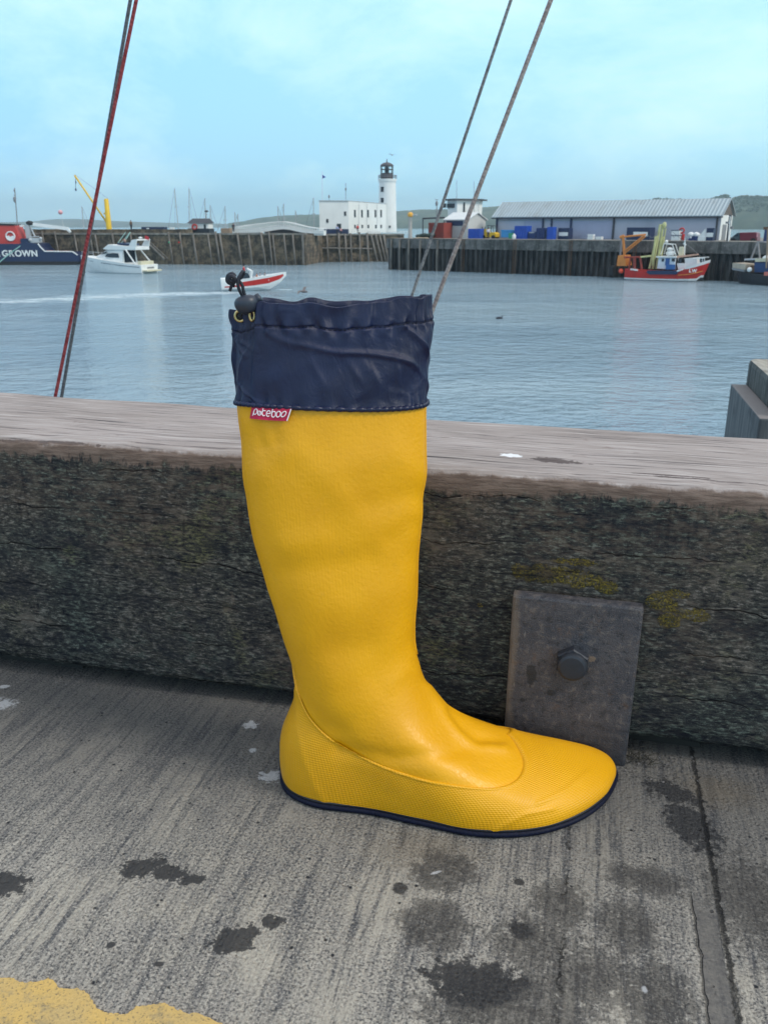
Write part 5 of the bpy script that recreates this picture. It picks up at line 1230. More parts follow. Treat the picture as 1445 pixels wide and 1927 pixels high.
for s_ in (-1, 1):
    m = MB(); m.prism([M@Vector((x, s_*1.25, z)) for x, z in [(.8, 3.4), (1.9, 3.5), (1.3, 4.35), (.55, 4.45)]], (M@Vector((0, s_*.12, 0)))-(M@Vector((0, 0, 0)))); m.build('radar_arch', whitep, yt_)
m = MB(); mprism(m, [(.55, 4.30), (1.35, 4.22), (1.3, 4.36), (.6, 4.45)], -1.25, 1.25, M); m.ball(M@Vector((1.0, 0, 4.6)), .28, 8, (1, 1, .5)); m.build('arch_top', whitep, yt_)
m = MB(); m.box(2.86, 2.95, -1.1, 1.1, 1.35, 3.0, M); m.build('saloon_door', glass, yt_)
m = MB(); m.box(.25, .75, -1.3, 1.3, 1.16, 1.62, M); m.box(-.75, .02, -1.5, 1.5, .30, .48, M); m.build('transom_seat', cream, yt_, bevel=.03)
m = MB(); m.box(-.04, -.005, -.9, .5, .65, .85, M); m.build('transom_vent', grey, yt_)
m = MB(); m.tube([M@Vector((.3, 0, 4.4)), M@Vector((.25, 0, 4.9))], .03, 4); m.prism([M@Vector((x, 0, z)) for x, z in [(.3, 4.45), (-.3, 4.3), (-.25, 4.75), (.28, 4.9)]], (.0, .03, 0)); m.build('ensign', redc, yt_)
person(M@Vector((3.6, -.2, 3.55)), 1.6, ang-R(90), paint('tan_cloth', (.35, .22, .18), .8, .1, 4), darkc, 'person sitting on the flybridge of the white motor yacht', 'sit')

# ---------------- speedboat
SD = hz(480, 548); MS = frame(Vector((hz(426, 544).x, SD.y+.6, WATER+.05)), R(12))@Matrix.Rotation(R(-3.5), 4, 'Y')
sb = thing('speedboat', SD, 'red and white speedboat throwing a wake, seen above the boot top', 'speedboat')
k_ = SD.y/1690
Ls_ = 6.9
hull_loft([(0, 1.05, .95, .95, .15), (1.5, 1.12, 1.0, 1.0, .12), (3.5, 1.12, 1.12, .9, .12), (5.0, .9, 1.22, .55, .16), (6.2, .45, 1.33, .2, .45), (6.95, .05, 1.38, .02, 1.15)], whitep, sb, 'hull', MS, keel=-.25)
for s_ in (-1, 1):
    m = MB(); top_ = [(2.2, 1.10, .75), (3.5, 1.07, .88), (5.0, .84, 1.02), (6.2, .42, 1.16), (6.6, .26, 1.2)]; bot_ = [(6.3, .28, .80), (5.0, .63, .42), (3.5, .96, .30), (1.8, 1.03, .30), (.4, 1.0, .30), (.4, 1.0, .40), (1.5, 1.06, .44)]
    SS = [(.3, .42, .30), (1.5, .46, .30), (2.1, .74, .30), (3.5, .86, .32), (5.0, .98, .42), (6.2, 1.14, .72), (6.62, 1.20, 1.0)]
    HL = [(0, 1.05, .95, .95, .15), (1.5, 1.12, 1.0, 1.0, .12), (3.5, 1.12, 1.12, .9, .12), (5.0, .9, 1.22, .55, .16), (6.2, .45, 1.33, .2, .45), (6.95, .05, 1.38, .02, 1.15)]
    def side(x, z):
        for a_, b_ in zip(HL, HL[1:]):
            if x <= b_[0]:
                t_ = (x-a_[0])/(b_[0]-a_[0]); q_ = [a_[i]+(b_[i]-a_[i])*t_ for i in range(5)]; return q_[3]+(q_[1]-q_[3])*max(0, min(1, (z-q_[4])/(q_[2]-q_[4])))+.02
    vs_ = []
    for i in range(41):
        x = .3+6.32*i/40; zt = interp([(a, b) for a, b, c in SS], x); zb_ = interp([(a, c) for a, b, c in SS], x)
        for o_ in (0, -.06): vs_ += [MS@Vector((x, s_*(side(x, zt)+o_), zt)), MS@Vector((x, s_*(side(x, zb_)+o_), zb_))]
    m.add(vs_, [(4*i+a, 4*i+b, 4*i+4+b, 4*i+4+a) for i in range(40) for a, b in ((0, 1), (1, 3), (3, 2), (2, 0))]+[(0, 1, 3, 2), (160, 161, 163, 162)]); m.build('hull_stripe', red, sb)
m = MB(); m.box(1.5, 4.3, -.85, .85, 1.02, 1.13, MS); m.build('cockpit', paint('cockpit_grey', (.30, .30, .34), .7, .2, 2), sb)
m = MB(); m.prism([MS@Vector((x, -.9, z)) for x, z in [(2.0, 1.1), (3.1, 1.1), (2.9, 1.55), (2.3, 1.75), (2.0, 1.7)]], (MS@Vector((0, 1.8, 0)))-(MS@Vector((0, 0, 0)))); m.build('windscreen', glass, sb)
for s_ in (-1, 1):
    m = MB(); m.tube([MS@Vector((3.1, s_*.95, 1.05)), MS@Vector((3.3, s_*.95, 1.75)), MS@Vector((2.9, s_*.8, 1.98))], .12, 6); m.build('arch_leg', whitep, sb)
m = MB(); m.box(0, 1.4, -.95, .95, .95, 1.22, MS); m.build('engine_cover', whitep, sb, bevel=.06)
person(MS@Vector((2.45, -.35, 1.0)), 1.45, R(-78), redc, darkc, 'person in a red jacket at the helm of the speedboat')
for i, (x, y, mt) in enumerate([(3.75, -.3, paint('orange_cloth', (.5, .15, .06), .8, .1, 5)), (4.15, .25, paint('grey_cloth', (.3, .3, .36), .8, .1, 5)), (4.6, -.2, darkc)]):
    person(MS@Vector((x, y, .72)), 1.15, R(-78), mt, darkc, 'passenger sitting low in the speedboat, %s' % ['in an orange top', 'in a grey top', 'in dark clothes nearest the bow'][i], 'sit', 'passengers in the speedboat')
# birds
def bird(p, span, yaw, roll, mat, label, group=None):
    Mb = Matrix.Translation(p)@Matrix.Rotation(yaw, 4, 'Z')@Matrix.Rotation(roll, 4, 'Y')
    b = MB(); b.tube([Mb@Vector((0, y*span, z*span)) for y, z in ((-.26, 0), (-.18, .01), (0, 0), (.16, .02), (.22, .03), (.28, .01))], [.004*span*3, .045*span, .06*span, .04*span, .032*span, .006*span], 8)
    for s_ in (-1, 1): b.prism([Mb@Vector((s_*x*span, y*span, z*span)) for x, y, z in ((0, .08, .02), (.25, .12, .12), (.5, .0, .06), (.27, -.01, .11), (0, -.08, .02))], (0, 0, .012*span))
    return tag(b.build('seabird', mat), label, 'bird', group)
bird(at(571, 549, 46), 1.1, R(60), R(-18), paint('bird_grey', (.16, .14, .14), .8, .2, 5), 'small dark seabird flying low over the water right of the speedboat')
bird(at(738, 292, 120), 1.1, R(20), R(5), grey, 'tiny seabird in the sky above the lighthouse')
p = hz(939, 600); m = MB(); m.ball(p+Vector((0, 0, .05)), .16, 8, (1.6, .8, .7)); m.ball(p+Vector((.22, 0, .2)), .06, 6); tag(m.build('floating_bird', darkc, smooth=True), 'small dark bird floating on the open water right of the boot', 'bird')
# ================================================================ RIGHT PIER
Q0, Q1 = hz(727, 507), hz(1445, 532); PQ = PL(Q0, Q1)
ZQ = (PQ.z(760, 447)+PQ.z(1400, 457))/2
pq = thing('sheet_pile_pier', PQ(1000, 480), 'dark sheet piled pier with concrete cap carrying the warehouse', 'pier')
Lq = (Vector((Q1.x, Q1.y, 0))-Vector((Q0.x, Q0.y, 0))).length
def concrete_cap():
    t = NT('stained_concrete_cap'); v = t.tc(); n = t.noise(v, .7, 6, .7); s = t.noise(t.map(v, sc=(1, 1, .2)), 1.6, 5, .7); n2 = t.noise(v, 4, 4, .6)
    c = t.mix(t.rng(n, .35, .65), (.065, .066, .068), (.16, .155, .15)); c = t.mix(t.rng(s, .48, .64, 0, .85), c, (.035, .038, .035)); c = t.mix(t.rng(n2, .58, .7, 0, .5), c, (.28, .27, .25))
    return t.out(c, .9, t.bump(n2, .5, .05))
def pile_mat():
    t = NT('sheet_pile_steel'); v = t.tc(); n = t.noise(t.map(v, sc=(1, 1, .25)), 1.2, 5, .7); s = t.sep(v)
    c = t.mix(t.rng(n, .38, .62), (.009, .011, .016), (.060, .058, .058)); zz = t.math('ADD', s[2], t.math('MULTIPLY', n, 1.2))
    return t.out(t.mix(t.rng(zz, WATER+2.4, WATER+1.3), c, (.010, .013, .018)), .8)
ccm, plm = concrete_cap(), pile_mat()
o2 = lambda d, w, z: Vector((Q0.x, Q0.y, 0))+PQ.d*d+PQ.n*w+Vector((0, 0, z))
ZC = ZQ-1.45
m = MB(); EX = 40; DW = 42
m.prism([o2(0, 0, ZC), o2(Lq+EX, 0, ZC), o2(Lq+EX, DW, ZC), o2(0, DW, ZC)], (0, 0, ZQ-ZC-.02)); m.build('concrete_cap', ccm, pq)
m = MB(); m.prism([o2(.2, .25, ZQ-.018), o2(Lq+EX, .25, ZQ-.018), o2(Lq+EX, DW, ZQ-.018), o2(.2, DW, ZQ-.018)], (0, 0, .018)); m.build('deck', dk, pq)
m = MB(); pitch = .82; cur = []; d = 0
while d < Lq+EX-1:
    cur += [(d, .55), (d+.22, .55), (d+.38, .12), (d+.60, .12), (d+.76, .55)]; d += pitch
vs_ = []
for (dd, w) in cur: vs_ += [o2(dd, w, WATER-1.5), o2(dd, w, ZC-.002)]
m.add(vs_, [(2*i, 2*i+2, 2*i+3, 2*i+1) for i in range(len(cur)-1)])
m.build('sheet_piling', plm, pq)
m = MB(); vs_ = []; cur2 = []; d = .2
while d < DW: cur2 += [(d, .5), (d+.22, .5), (d+.38, .1), (d+.60, .1), (d+.76, .5)]; d += pitch
for (dd, w) in cur2: vs_ += [o2(w, dd, WATER-1.5), o2(w, dd, ZC-.002)]
m.add(vs_, [(2*i, 2*i+2, 2*i+3, 2*i+1) for i in range(len(cur2)-1)]); m.build('end_piling', plm, pq)
rnd = random.Random(11)
for d in (1.0, 2.6, 4.3, 6.4, 9.5): 
    m = MB(); m.tube([o2(d, -.18, ZQ-.15), o2(d+.05, -.2, WATER-1)], .17, 8); m.build('fender_post', pm, pq)
for d in (14, 22.5, 31, 40):
    m = MB()
    for s_ in (-.2, .2): m.tube([o2(d+s_, -.1, ZQ), o2(d+s_, -.1, WATER)], .035, 5)
    for i in range(16): m.tube([o2(d-.2, -.1, ZQ-.3*i-.2), o2(d+.2, -.1, ZQ-.3*i-.2)], .025, 4)
    m.build('ladder', brown, pq)
def qp(w): return shifted(PQ, w)
# amber light on a pillar
P = qp(2); t = thing('harbour_light', P(771.5, 447), 'pale pillar with an amber lantern near the left end of the sheet piled pier', 'harbour light')
m = MB(); a = P(771.5, 448.5); zt = P.z(771, 408); m.lathe(a, [(.34, 0), (.30, .4), (.26, zt-a.z)], 12); m.build('pillar', paint('pillar_stone', (.42, .40, .38), .8, .2, 2), t)
m = MB(); b0 = P(772, 404.6); m.lathe((b0.x, b0.y, zt-a.z+a.z), [(.36, 0), (.42, .15), (.42, .45), (.25, .65), (.1, .7)], 12); m.build('lantern', paint('amber', (.75, .38, .05), .4, .1, 2), t); m = MB(); P.line(m, [(775, 405.5), (784, 405)], .07); m.ball(P(783, 405), .16, 6); m.build('bracket', lgrey, t)
P = qp(3); t = thing('net_heap', P(793, 446), 'dark green heap of netting on the pier left of the red container', 'net heap')
m = MB(); 
for i in range(14): m.ball(P(784+rnd.uniform(0, 20), 445-rnd.uniform(0, 3), rnd.uniform(0, 1.5)), rnd.uniform(.3, .55), 6, (1.3, 1, .7))
m.build('netting', paint('net_green', (.03, .05, .045), .9, .3, 5), t)
P = qp(1.4); m = MB()
for i in range(22): m.ball(P(779+rnd.uniform(0, 22), 447.6+rnd.uniform(0, 1), rnd.uniform(0, 1)), rnd.uniform(.12, .25), 5, (1.6, 1, .6))
tag(m.build('rope_heap', paint('rope_tan', (.36, .30, .22), .9, .3, 6)), 'pale heap of old rope along the pier edge in front of the nets', 'rope heap')
P = qp(9); t = thing('gantry', P(810, 440), 'dark steel goalpost frame behind the red container', 'steel frame')
m = MB(); P.line(m, [(795.5, 444), (795.5, 411)], .10); P.line(m, [(795, 411.3), (836, 409.5)], .14); P.line(m, [(836, 444), (836, 409)], .10); m.build('posts', slate, t)
P = qp(4.5); t = thing('shipping_container', P(820, 448), 'rust red steel container on the pier left of the harbour office', 'container')
m = MB(); P.rect(m, 806, 419, 835, 448.5, 0, 2.6); m.build('body', rust, t)
m = MB()
for i in range(15): x = 807+i*1.95; P.rect(m, x, 420, x+.8, 447.5, -.06, -.003)
m.build('corrugation', rust, t)
# harbour office: low shed with a gable end and a watch tower behind
P = qp(7); t = thing('shed', P(860, 448), 'low shed with pale pitched roof and roller door below the watch tower', 'shed')
zb = ZQ; A1, A2 = P(838, 430), P(880, 430); ze = P.z(860, 413); zr = P.z(880, 400.5); Dp = 5.5
f = [flat(A1, zb), flat(A2, zb)]; 
# walls with the gable facing right
g0, g1 = flat(A2, zb), flat(A2, zb)+PQ.n*Dp
m = MB(); m.prism([flat(A1, zb), flat(A1, zb)+PQ.n*Dp, flat(A1, ze)+PQ.n*Dp, flat(A1, zr)+PQ.n*Dp/2, flat(A1, ze)], (A2-A1)*Vector((1, 1, 0)).length and Vector((A2.x-A1.x, A2.y-A1.y, 0))); m.build('wall', paint('shed_cream', (.56, .57, .56), .7, .12, .6), t)
m = MB()
for s_ in (0, 1):
    e = (flat(A1, ze)-PQ.n*.3 if not s_ else flat(A1, ze)+PQ.n*(Dp+.3)); r_ = flat(A1, zr)+PQ.n*Dp/2; e.z -= .12
    dv_ = Vector((A2.x-A1.x, A2.y-A1.y, 0)); q = [e-PQ.d*.3, e+dv_+PQ.d*.25, r_+dv_+PQ.d*.25, r_-PQ.d*.3]
    m.prism([v_+Vector((0, 0, .01)) for v_ in q], (0, 0, .12))
m.build('roof', paint('pale_roof', (.62, .65, .66), .5, .1, 1), t)
m = MB(); P.rect(m, 845, 426, 870, 448, -.05, -.003); m.build('roller_door', paint('door_grey', (.36, .37, .38), .6, .15, 1), t)
m = MB(); P.rect(m, 840, 415.5, 871, 425, -.06, -.003); m.build('dark_opening', navy, t)
P = qp(13.5); t = thing('watch_tower', P(858, 440), 'white harbour watch tower cabin with a thin flat dark roof above the pale shed', 'watch tower')
def tower_ring(k, y): 
    z = P.z(858, y); a = P(836+ (0 if k else 3), 400); b = P(862, 400); c = P(881.5-(0 if k else 1), 400, 3.2); d_ = a+PQ.n*5
    return [flat(a, z)+PQ.n*.8, flat(b, z)-PQ.n*.4, flat(c, z), flat(c, z)+PQ.n*3-PQ.d*1.0, flat(d_, z)]
m = MB(); lo, hi = tower_ring(0, 412), tower_ring(1, 377); m.add(lo+hi, [tuple(range(5)), tuple(range(9, 4, -1))]+[(i, (i+1) % 5, (i+1) % 5+5, i+5) for i in range(5)]); m.build('cabin', white, t)
lo = tower_ring(0, 446); hi = tower_ring(0, 411.8); m = MB(); m.prism([v_ for v_ in lo], (0, 0, hi[0].z-lo[0].z)); m.build('base', white, t)
m = MB(); hi = tower_ring(1, 376.8); cc = sum(hi, Vector())/5; m.prism([cc+(v_-cc)*1.28 for v_ in hi], (0, 0, .22)); m.build('roof', slate, t)
Pl = PL(tower_ring(1, 380)[0], tower_ring(1, 380)[1]); Pr = PL(tower_ring(1, 380)[1], tower_ring(1, 380)[2])
for x0, x1 in ((834.5, 838.5), (842, 846.5), (847.5, 850.5), (851.5, 855)):
    m = MB(); Pl.rect(m, x0, 383, x1, 391, -.16, .1); m.build('window', dark, t)
m = MB(); Pr.rect(m, 871.5, 381, 874, 400, -.12, .2); m.build('window', dark, t)
for x, y, lb in [(847, 338, 'aerial standing on the roof of the watch tower'), (880, 340, 'thin aerial just right of the watch tower roof'), (888.5, 345, 'thin aerial farther right of the watch tower, above the shed gable')]:
    m = MB(); P.line(m, [(x, 404 if x > 860 else 375.5), (x, y)], .035, 2); tag(m.build('aerial', grey), lb, 'aerial', 'aerials by the watch tower')
m = MB(); P6 = qp(6); P6.line(m, [(822, 447), (821.5, 377)], .08); m.ball(P6(821.5, 383), .22, 6, (1, 1, 1.8)); P6.line(m, [(818.5, 375), (824, 376)], .05); tag(m.build('lamp_post', grey), 'dark lamp post between the steel frame and the watch tower', 'lamp post')
# warehouse
PW = qp(9); W0, W1 = PW(932, 440), PW(1352, 440); WB = qp(9)
t = thing('warehouse', flat(PW(1140, 440), ZQ), 'long low grey warehouse with a pale corrugated roof on the pier', 'warehouse')
ze = (PW.z(940, 406)+PW.z(1340, 406.5))/2; zr = ze+2.05; Dw = 5.4
a_, b_2 = flat(W0, ZQ), flat(W1, ZQ)
wallm = paint('lavender_sheeting', (.42, .44, .53), .65, .10, .25)
m = MB(); m.prism([a_, a_+PQ.n*Dw, flat(W0, ze)+PQ.n*Dw, flat(W0, zr-.1)+PQ.n*Dw/2, flat(W0, ze)], flat(W1, 0)-flat(W0, 0)); m.build('wall', wallm, t)
def roof_mat():
    t_ = NT('corrugated_roof'); v = t_.tc(); r = t_.n('ShaderNodeVectorRotate', {'Vector': v, 'Angle': -math.atan2(PQ.d.y, PQ.d.x)}, rotation_type='Z_AXIS').outputs[0]; s = t_.sep(r)
    w = t_.math('SINE', t_.math('MULTIPLY', s[0], 2*math.pi/.5)); n = t_.noise(t_.map(r, sc=(1, .15, 1)), .5, 4, .6)
    c = t_.mix(t_.rng(w, -.6, .9), (.29, .36, .40), (.40, .47, .51)); c = t_.mix(t_.rng(n, .5, .7, 0, .45), c, (.24, .26, .26)); return t_.out(c, .5, t_.bump(w, .8, .06))
rfm = roof_mat()
m = MB()
for s_ in (0, 1):
    e = flat(W0, ze)+PQ.n*(-.5 if not s_ else Dw+.5); e.z -= .15; r_ = flat(W0, zr)+PQ.n*Dw/2; dv_ = flat(W1, 0)-flat(W0, 0)
    m.prism([v_+Vector((0, 0, .005)) for v_ in (e-PQ.d*.5, e+dv_+PQ.d*.4, r_+dv_+PQ.d*.4, r_-PQ.d*.5)], (0, 0, .10))
m.build('roof', rfm, t)
m = MB(); e0 = flat(W0, ze-.34)-PQ.n*.56-PQ.d*.5; m.prism([e0, e0+dv_+PQ.d*.9, e0+dv_+PQ.d*.9+Vector((0, 0, .16)), e0+Vector((0, 0, .16))], PQ.n*.12); m.build('gutter', slate, t)
m = MB(); e0 = flat(W0, ze-.62)-PQ.n*.04; m.prism([e0, e0+dv_*.52, e0+dv_*.52+Vector((0, 0, .14)), e0+Vector((0, 0, .14))], PQ.n*.037); m.build('fascia', lgrey, t)
for x in (933.5, 1020, 1036, 1072.5, 1152.5, 1346):
    m = MB(); P_ = qp(8.95); A = P_(x, 430); m.prism([flat(A, ZQ), flat(A, ZQ)+PQ.d*.22, flat(A, ze-.02)+PQ.d*.22, flat(A, ze-.02)], PQ.n*(-.22)); m.build('column', navy if x < 1100 else slate, t)
for x0, x1 in ((985, 1019), (1038, 1071.5), (1074, 1151.5)):
    m = MB(); P_ = qp(9); A, B_ = P_(x0, 430), P_(x1, 430); m.prism([flat(A, ZQ+.01), flat(B_, ZQ+.01), flat(B_, ze-.68), flat(A, ze-.68)], PQ.n*(-.035)); m.build('sliding_door', paint('door_lavender', (.33, .36, .50), .6, .15, .3), t)
# bright gable end
m = MB(); gA = flat(W1, ZQ)+PQ.d*.03; m.prism([gA+PQ.n*.05, gA+PQ.n*(Dw-.05), flat(gA, ze)+PQ.n*(Dw-.05), flat(gA, ze)+PQ.n*.05], PQ.d*.05); m.build('gable_wall', white, t)
m = MB(); gA = flat(W1, ze+.01)+PQ.d*.03; m.prism([gA+PQ.n*.05, gA+PQ.n*(Dw-.05), flat(gA, zr-.22)+PQ.n*Dw/2], PQ.d*.06); m.build('gable_boards', paint('gable_brown', (.14, .12, .11), .8, .2, 2), t)
m = MB(); gA = flat(W1, ZQ+.01)+PQ.d*.09; m.prism([gA+PQ.n*1.0, gA+PQ.n*2.8, flat(gA, ZQ+2.0)+PQ.n*2.8, flat(gA, ZQ+2.0)+PQ.n*1.0], PQ.d*.04); m.build('gable_door', grey, t)
# goods in front of the warehouse
P = qp(5.5)
def goods(*a, **k): return boxthing(*a, **k)
goods('tub_stack', P, 881, 430.5, 903, 449, 0, 1.4, blue, 'bright blue stack of tubs left of the yellow forklift', 'tub stack', 'blue tubs on the pier', ribs=4)
goods('covered_boat', P, 939, 435.5, 959, 447, .6, 2.4, skyb, 'light blue covered heap in front of the left end of the warehouse', 'covered heap', lid=(skyb, 3))
goods('bin', P, 957.5, 438.5, 965.5, 449, -.2, .7, green, 'green plastic bin right of the light blue heap', 'bin')
goods('tub_stack', P, 968, 425, 991, 450, 0, 1.5, blue, 'tall bright blue stack of tubs left of the dark blue ones by the warehouse', 'tub stack', 'blue tubs on the pier', ribs=5)
m = MB(); a = P(972, 450.2, -.9); m.lathe(a, [(.22, 0), (.27, .1), (.27, .55), (.12, .72), (.08, .8)], 12); tag(m.build('drum', whitep, smooth=True), 'small white drum in front of the tall bright blue tubs', 'drum')
goods('crate_stack', P, 991, 436, 1006, 449.5, .3, 1.5, dblue, 'low dark blue crates just right of the tall bright blue tubs', 'crate stack', 'dark blue crates by the warehouse', band=(lgrey, 993, 436.5, 1003, 438.5))
goods('crate_stack', P, 1009, 429, 1024, 450, 0, 1.4, dblue, 'taller dark blue crate stack before the warehouse column', 'crate stack', 'dark blue crates by the warehouse', ribs=3)
goods('crate_stack', P, 1024.6, 432, 1035, 450, .1, 1.4, navy, 'navy crate stack squeezed against the bright blue upright bin', 'crate stack', 'dark blue crates by the warehouse', ribs=2)
goods('bin', P, 1036.5, 427, 1048.5, 452.5, -1.4, -.4, blue, 'bright blue upright bin standing nearest the pier edge', 'bin')
goods('crate_stack', P, 1049.5, 429, 1069.5, 450.5, 0, 1.4, navy, 'navy crate stack with a white band right of the bright blue bin', 'crate stack', 'dark blue crates by the warehouse', band=(whitep, 1051, 437, 1068, 444))
for i, (x0, y0, x1, y1) in enumerate([(1104.5, 446, 1115, 451), (1105, 441, 1115.5, 445.6), (1120, 445.5, 1131, 451)]):
    goods('fish_box', P, x0, y0, x1, y1, 0, .7, whitep, ['white box at the bottom of a pair by the warehouse door', 'white box on top of a pair by the warehouse door', 'single white box right of the stacked pair'][i], 'box', 'white boxes by the warehouse')
goods('skip', P, 1177, 428, 1221, 452, .2, 2.2, navy, 'long navy container with a white panel behind the orange boat gantry', 'container', band=(whitep, 1190, 436.5, 1217, 444.5))
P = qp(4.4)
goods('tub_stack', P, 1262, 444, 1278, 454, 0, 1.0, whitep, 'white tub with a navy rim under another white tub behind the trawler', 'tub', 'white tubs behind the red trawler', lid=(navy, 1.4))
goods('tub_stack', P, 1262.5, 434, 1277.5, 442.4, 0, 1.0, whitep, 'upper white tub of a pair behind the red trawler', 'tub', 'white tubs behind the red trawler', lid=(navy, 1.3))
goods('tub', P, 1280, 440, 1283, 454, .4, 1.0, red, 'narrow red crate right of the white tubs behind the trawler', 'crate')
m = MB(); c = P(1279.5, 434, .6); m.tube([c+PQ.d*.30*math.cos(q)+Vector((0, 0, .30*math.sin(q))) for q in [2*math.pi*i/16 for i in range(16)]], .11, 6, closed=True); tag(m.build('lifebuoy', red, smooth=True), 'red ring above the red crate in front of the warehouse', 'lifebuoy')
for i, x in enumerate((1294, 1304)):
    m = MB(); 
    for q in range(3): m.ball(P(x+3+q*1.2, 441+q*.8, .5), .36, 6, (1.1, 1, .8))
    tag(m.build('white_sack', whitep, smooth=True), ['bulging white sack on the left blue crate', 'bulging white sack on the right blue crate'][i], 'sack', 'white sacks behind the trawler')
    goods('crate', P, x, 444.5, x+9, 454, .1, .9, dblue, ['left one of two blue crates under white sacks', 'right one of two blue crates under white sacks'][i], 'crate', 'blue crates under sacks')
t = goods('white_box', P, 1312, 445, 1327, 455, 0, .9, whitep, 'wide white box with a slanting panel left of the navy and white stack', 'box'); m = MB(); P.poly(m, [(1314, 445), (1325, 431), (1327, 431), (1327, 444.8)], .1, .2); m.build('slanting_panel', whitep, t)
goods('crate_stack', P, 1328, 429, 1341, 455, 0, 1.1, navy, 'tall navy and white crate stack at the right end of the warehouse front', 'crate stack', band=(whitep, 1328, 438, 1341, 446))
# forklift
P = qp(6.5); t = thing('forklift', P(916, 449), 'yellow forklift parked between the blue tubs and the warehouse', 'forklift')
m = MB(); P.poly(m, [(906, 432), (912, 431), (915, 437), (928, 437), (931, 440), (931, 446.5), (906, 446.5)], .2, 1.5); m.build('body', yellow, t, bevel=.04)
m = MB(); P.line(m, [(915, 437), (916, 425)], .06, .3); P.line(m, [(927, 437), (925, 425)], .06, .3); P.line(m, [(915, 437), (916, 425)], .06, 1.4); P.line(m, [(927, 437), (925, 425)], .06, 1.4); P.poly(m, [(914.5, 424), (926.5, 424), (926.5, 425.2), (914.5, 425.2)], .2, 1.5); m.build('overhead_guard', slate, t)
m = MB(); P.line(m, [(904.5, 449), (905, 427)], .07, .4); P.line(m, [(904.5, 449), (905, 427)], .07, 1.2); m.build('lift_mast', slate, t)
for x in (909, 927):
    for w in (.1, 1.4):
        m = MB(); c = P(x, 446.4, w); m.lathe((0, 0, 0), [(.08, -.1), (.30, -.1), (.30, .1), (.08, .1)], 14, M=Matrix.Translation(c)@Matrix.Rotation(math.atan2(PQ.d.y, PQ.d.x), 4, 'Z')@Matrix.Rotation(R(90), 4, 'X')); m.build('wheel', black, t)
person(flat(qp(5.0)(918, 449), ZQ), 1.6, R(170), paint('white_cloth', (.65, .62, .66), .8, .1, 5), darkc, 'person in a white top standing in front of the yellow forklift')
# poles by the gable, van
P = qp(3.5); t = thing('pipe_frame', P(1370, 452), 'dark upright steel post with grey boxes beside the warehouse gable', 'post')
m = MB(); P.rect(m, 1368, 404, 1372, 454, 0, .35); m.build('post', slate, t); m = MB(); P.rect(m, 1364, 417, 1368, 421, .1, .5); P.rect(m, 1373, 426, 1377, 431, .1, .5); m.build('box', grey, t); m = MB(); P.line(m, [(1374, 407), (1370.5, 454)], .06, -.2); P.line(m, [(1370, 420), (1376, 418)], .06, -.2); m.build('pipe', whitep, t)
P = qp(8); t = thing('parked_van', P(1400, 453), 'burgundy van with dark cab parked right of the warehouse', 'van')
m = MB(); P.poly(m, [(1391, 437.5), (1421, 436.8), (1423.5, 439), (1423.5, 453), (1391, 453)], 0, 1.8); m.build('cargo_body', burg, t, bevel=.08)
m = MB(); P.poly(m, [(1390.8, 437.5), (1385, 438.5), (1377, 445.5), (1373, 448), (1372.5, 453), (1390.8, 453)], .02, 1.78); m.build('cab', paint('cab_green', (.05, .075, .085), .35, .1, 1), t, bevel=.08)
m = MB(); P.poly(m, [(1389, 439), (1385.5, 439.8), (1379.5, 445), (1389, 445)], -.03, -.003); m.build('cab_window', glass, t)
m = MB(); P.rect(m, 1422.5, 440, 1423.8, 446, -.02, .25); m.build('tail_lamp', paint('lamp_pink', (.6, .25, .3), .4, .1, 2), t)
for x in (1379, 1416):
    m = MB(); c = P(x, 453.2, .05); m.lathe((0, 0, 0), [(.1, -.12), (.34, -.12), (.34, .12), (.1, .12)], 14, M=Matrix.Translation(c)@Matrix.Rotation(math.atan2(PQ.d.y, PQ.d.x), 4, 'Z')@Matrix.Rotation(R(90), 4, 'X')); m.build('wheel', black, t)

# ---------------- red trawler
PF_ = PL(hz(1172, 526.5), hz(1325, 531.0)); kf = PF_(1250, 510).length/1690
ft = thing('fishing_trawler', PF_(1250, 529), 'red fishing trawler with white wheelhouse and orange stern gantry moored at the pier', 'fishing boat')
o_ = flat(PF_(1172, 520), 0); Lf = (flat(PF_(1326, 520), 0)-o_).length
yawf = math.atan2(PF_.d.y, PF_.d.x); HB = 1.65
def fz(px, py): return PF_.z(px, py)-WATER
def fxx(px): return (flat(PF_(px, 520), 0)-o_).length*(1 if px >= 1172 else -1)
MF = Matrix.Translation((o_.x, o_.y, WATER))@Matrix.Rotation(yawf, 4, 'Z')@Matrix.Translation((0, HB, 0))
st_ = []
for px, hb, ys, hw in [(1172, 1.5, 506, 1.35), (1190, 2.0, 508.5, 1.8), (1220, 2.1, 510, 1.95), (1250, 2.1, 510.5, 1.95), (1275, 2.05, 509, 1.8), (1295, 1.75, 505.5, 1.3), (1312, 1.15, 500.5, .6), (1321, .6, 497.5, .2), (1327, .08, 495, .03)]:
    st_.append((fxx(px) if px < 1322 else fxx(px), hb, fz(px, ys), hw, .10 if px < 1320 else .5))
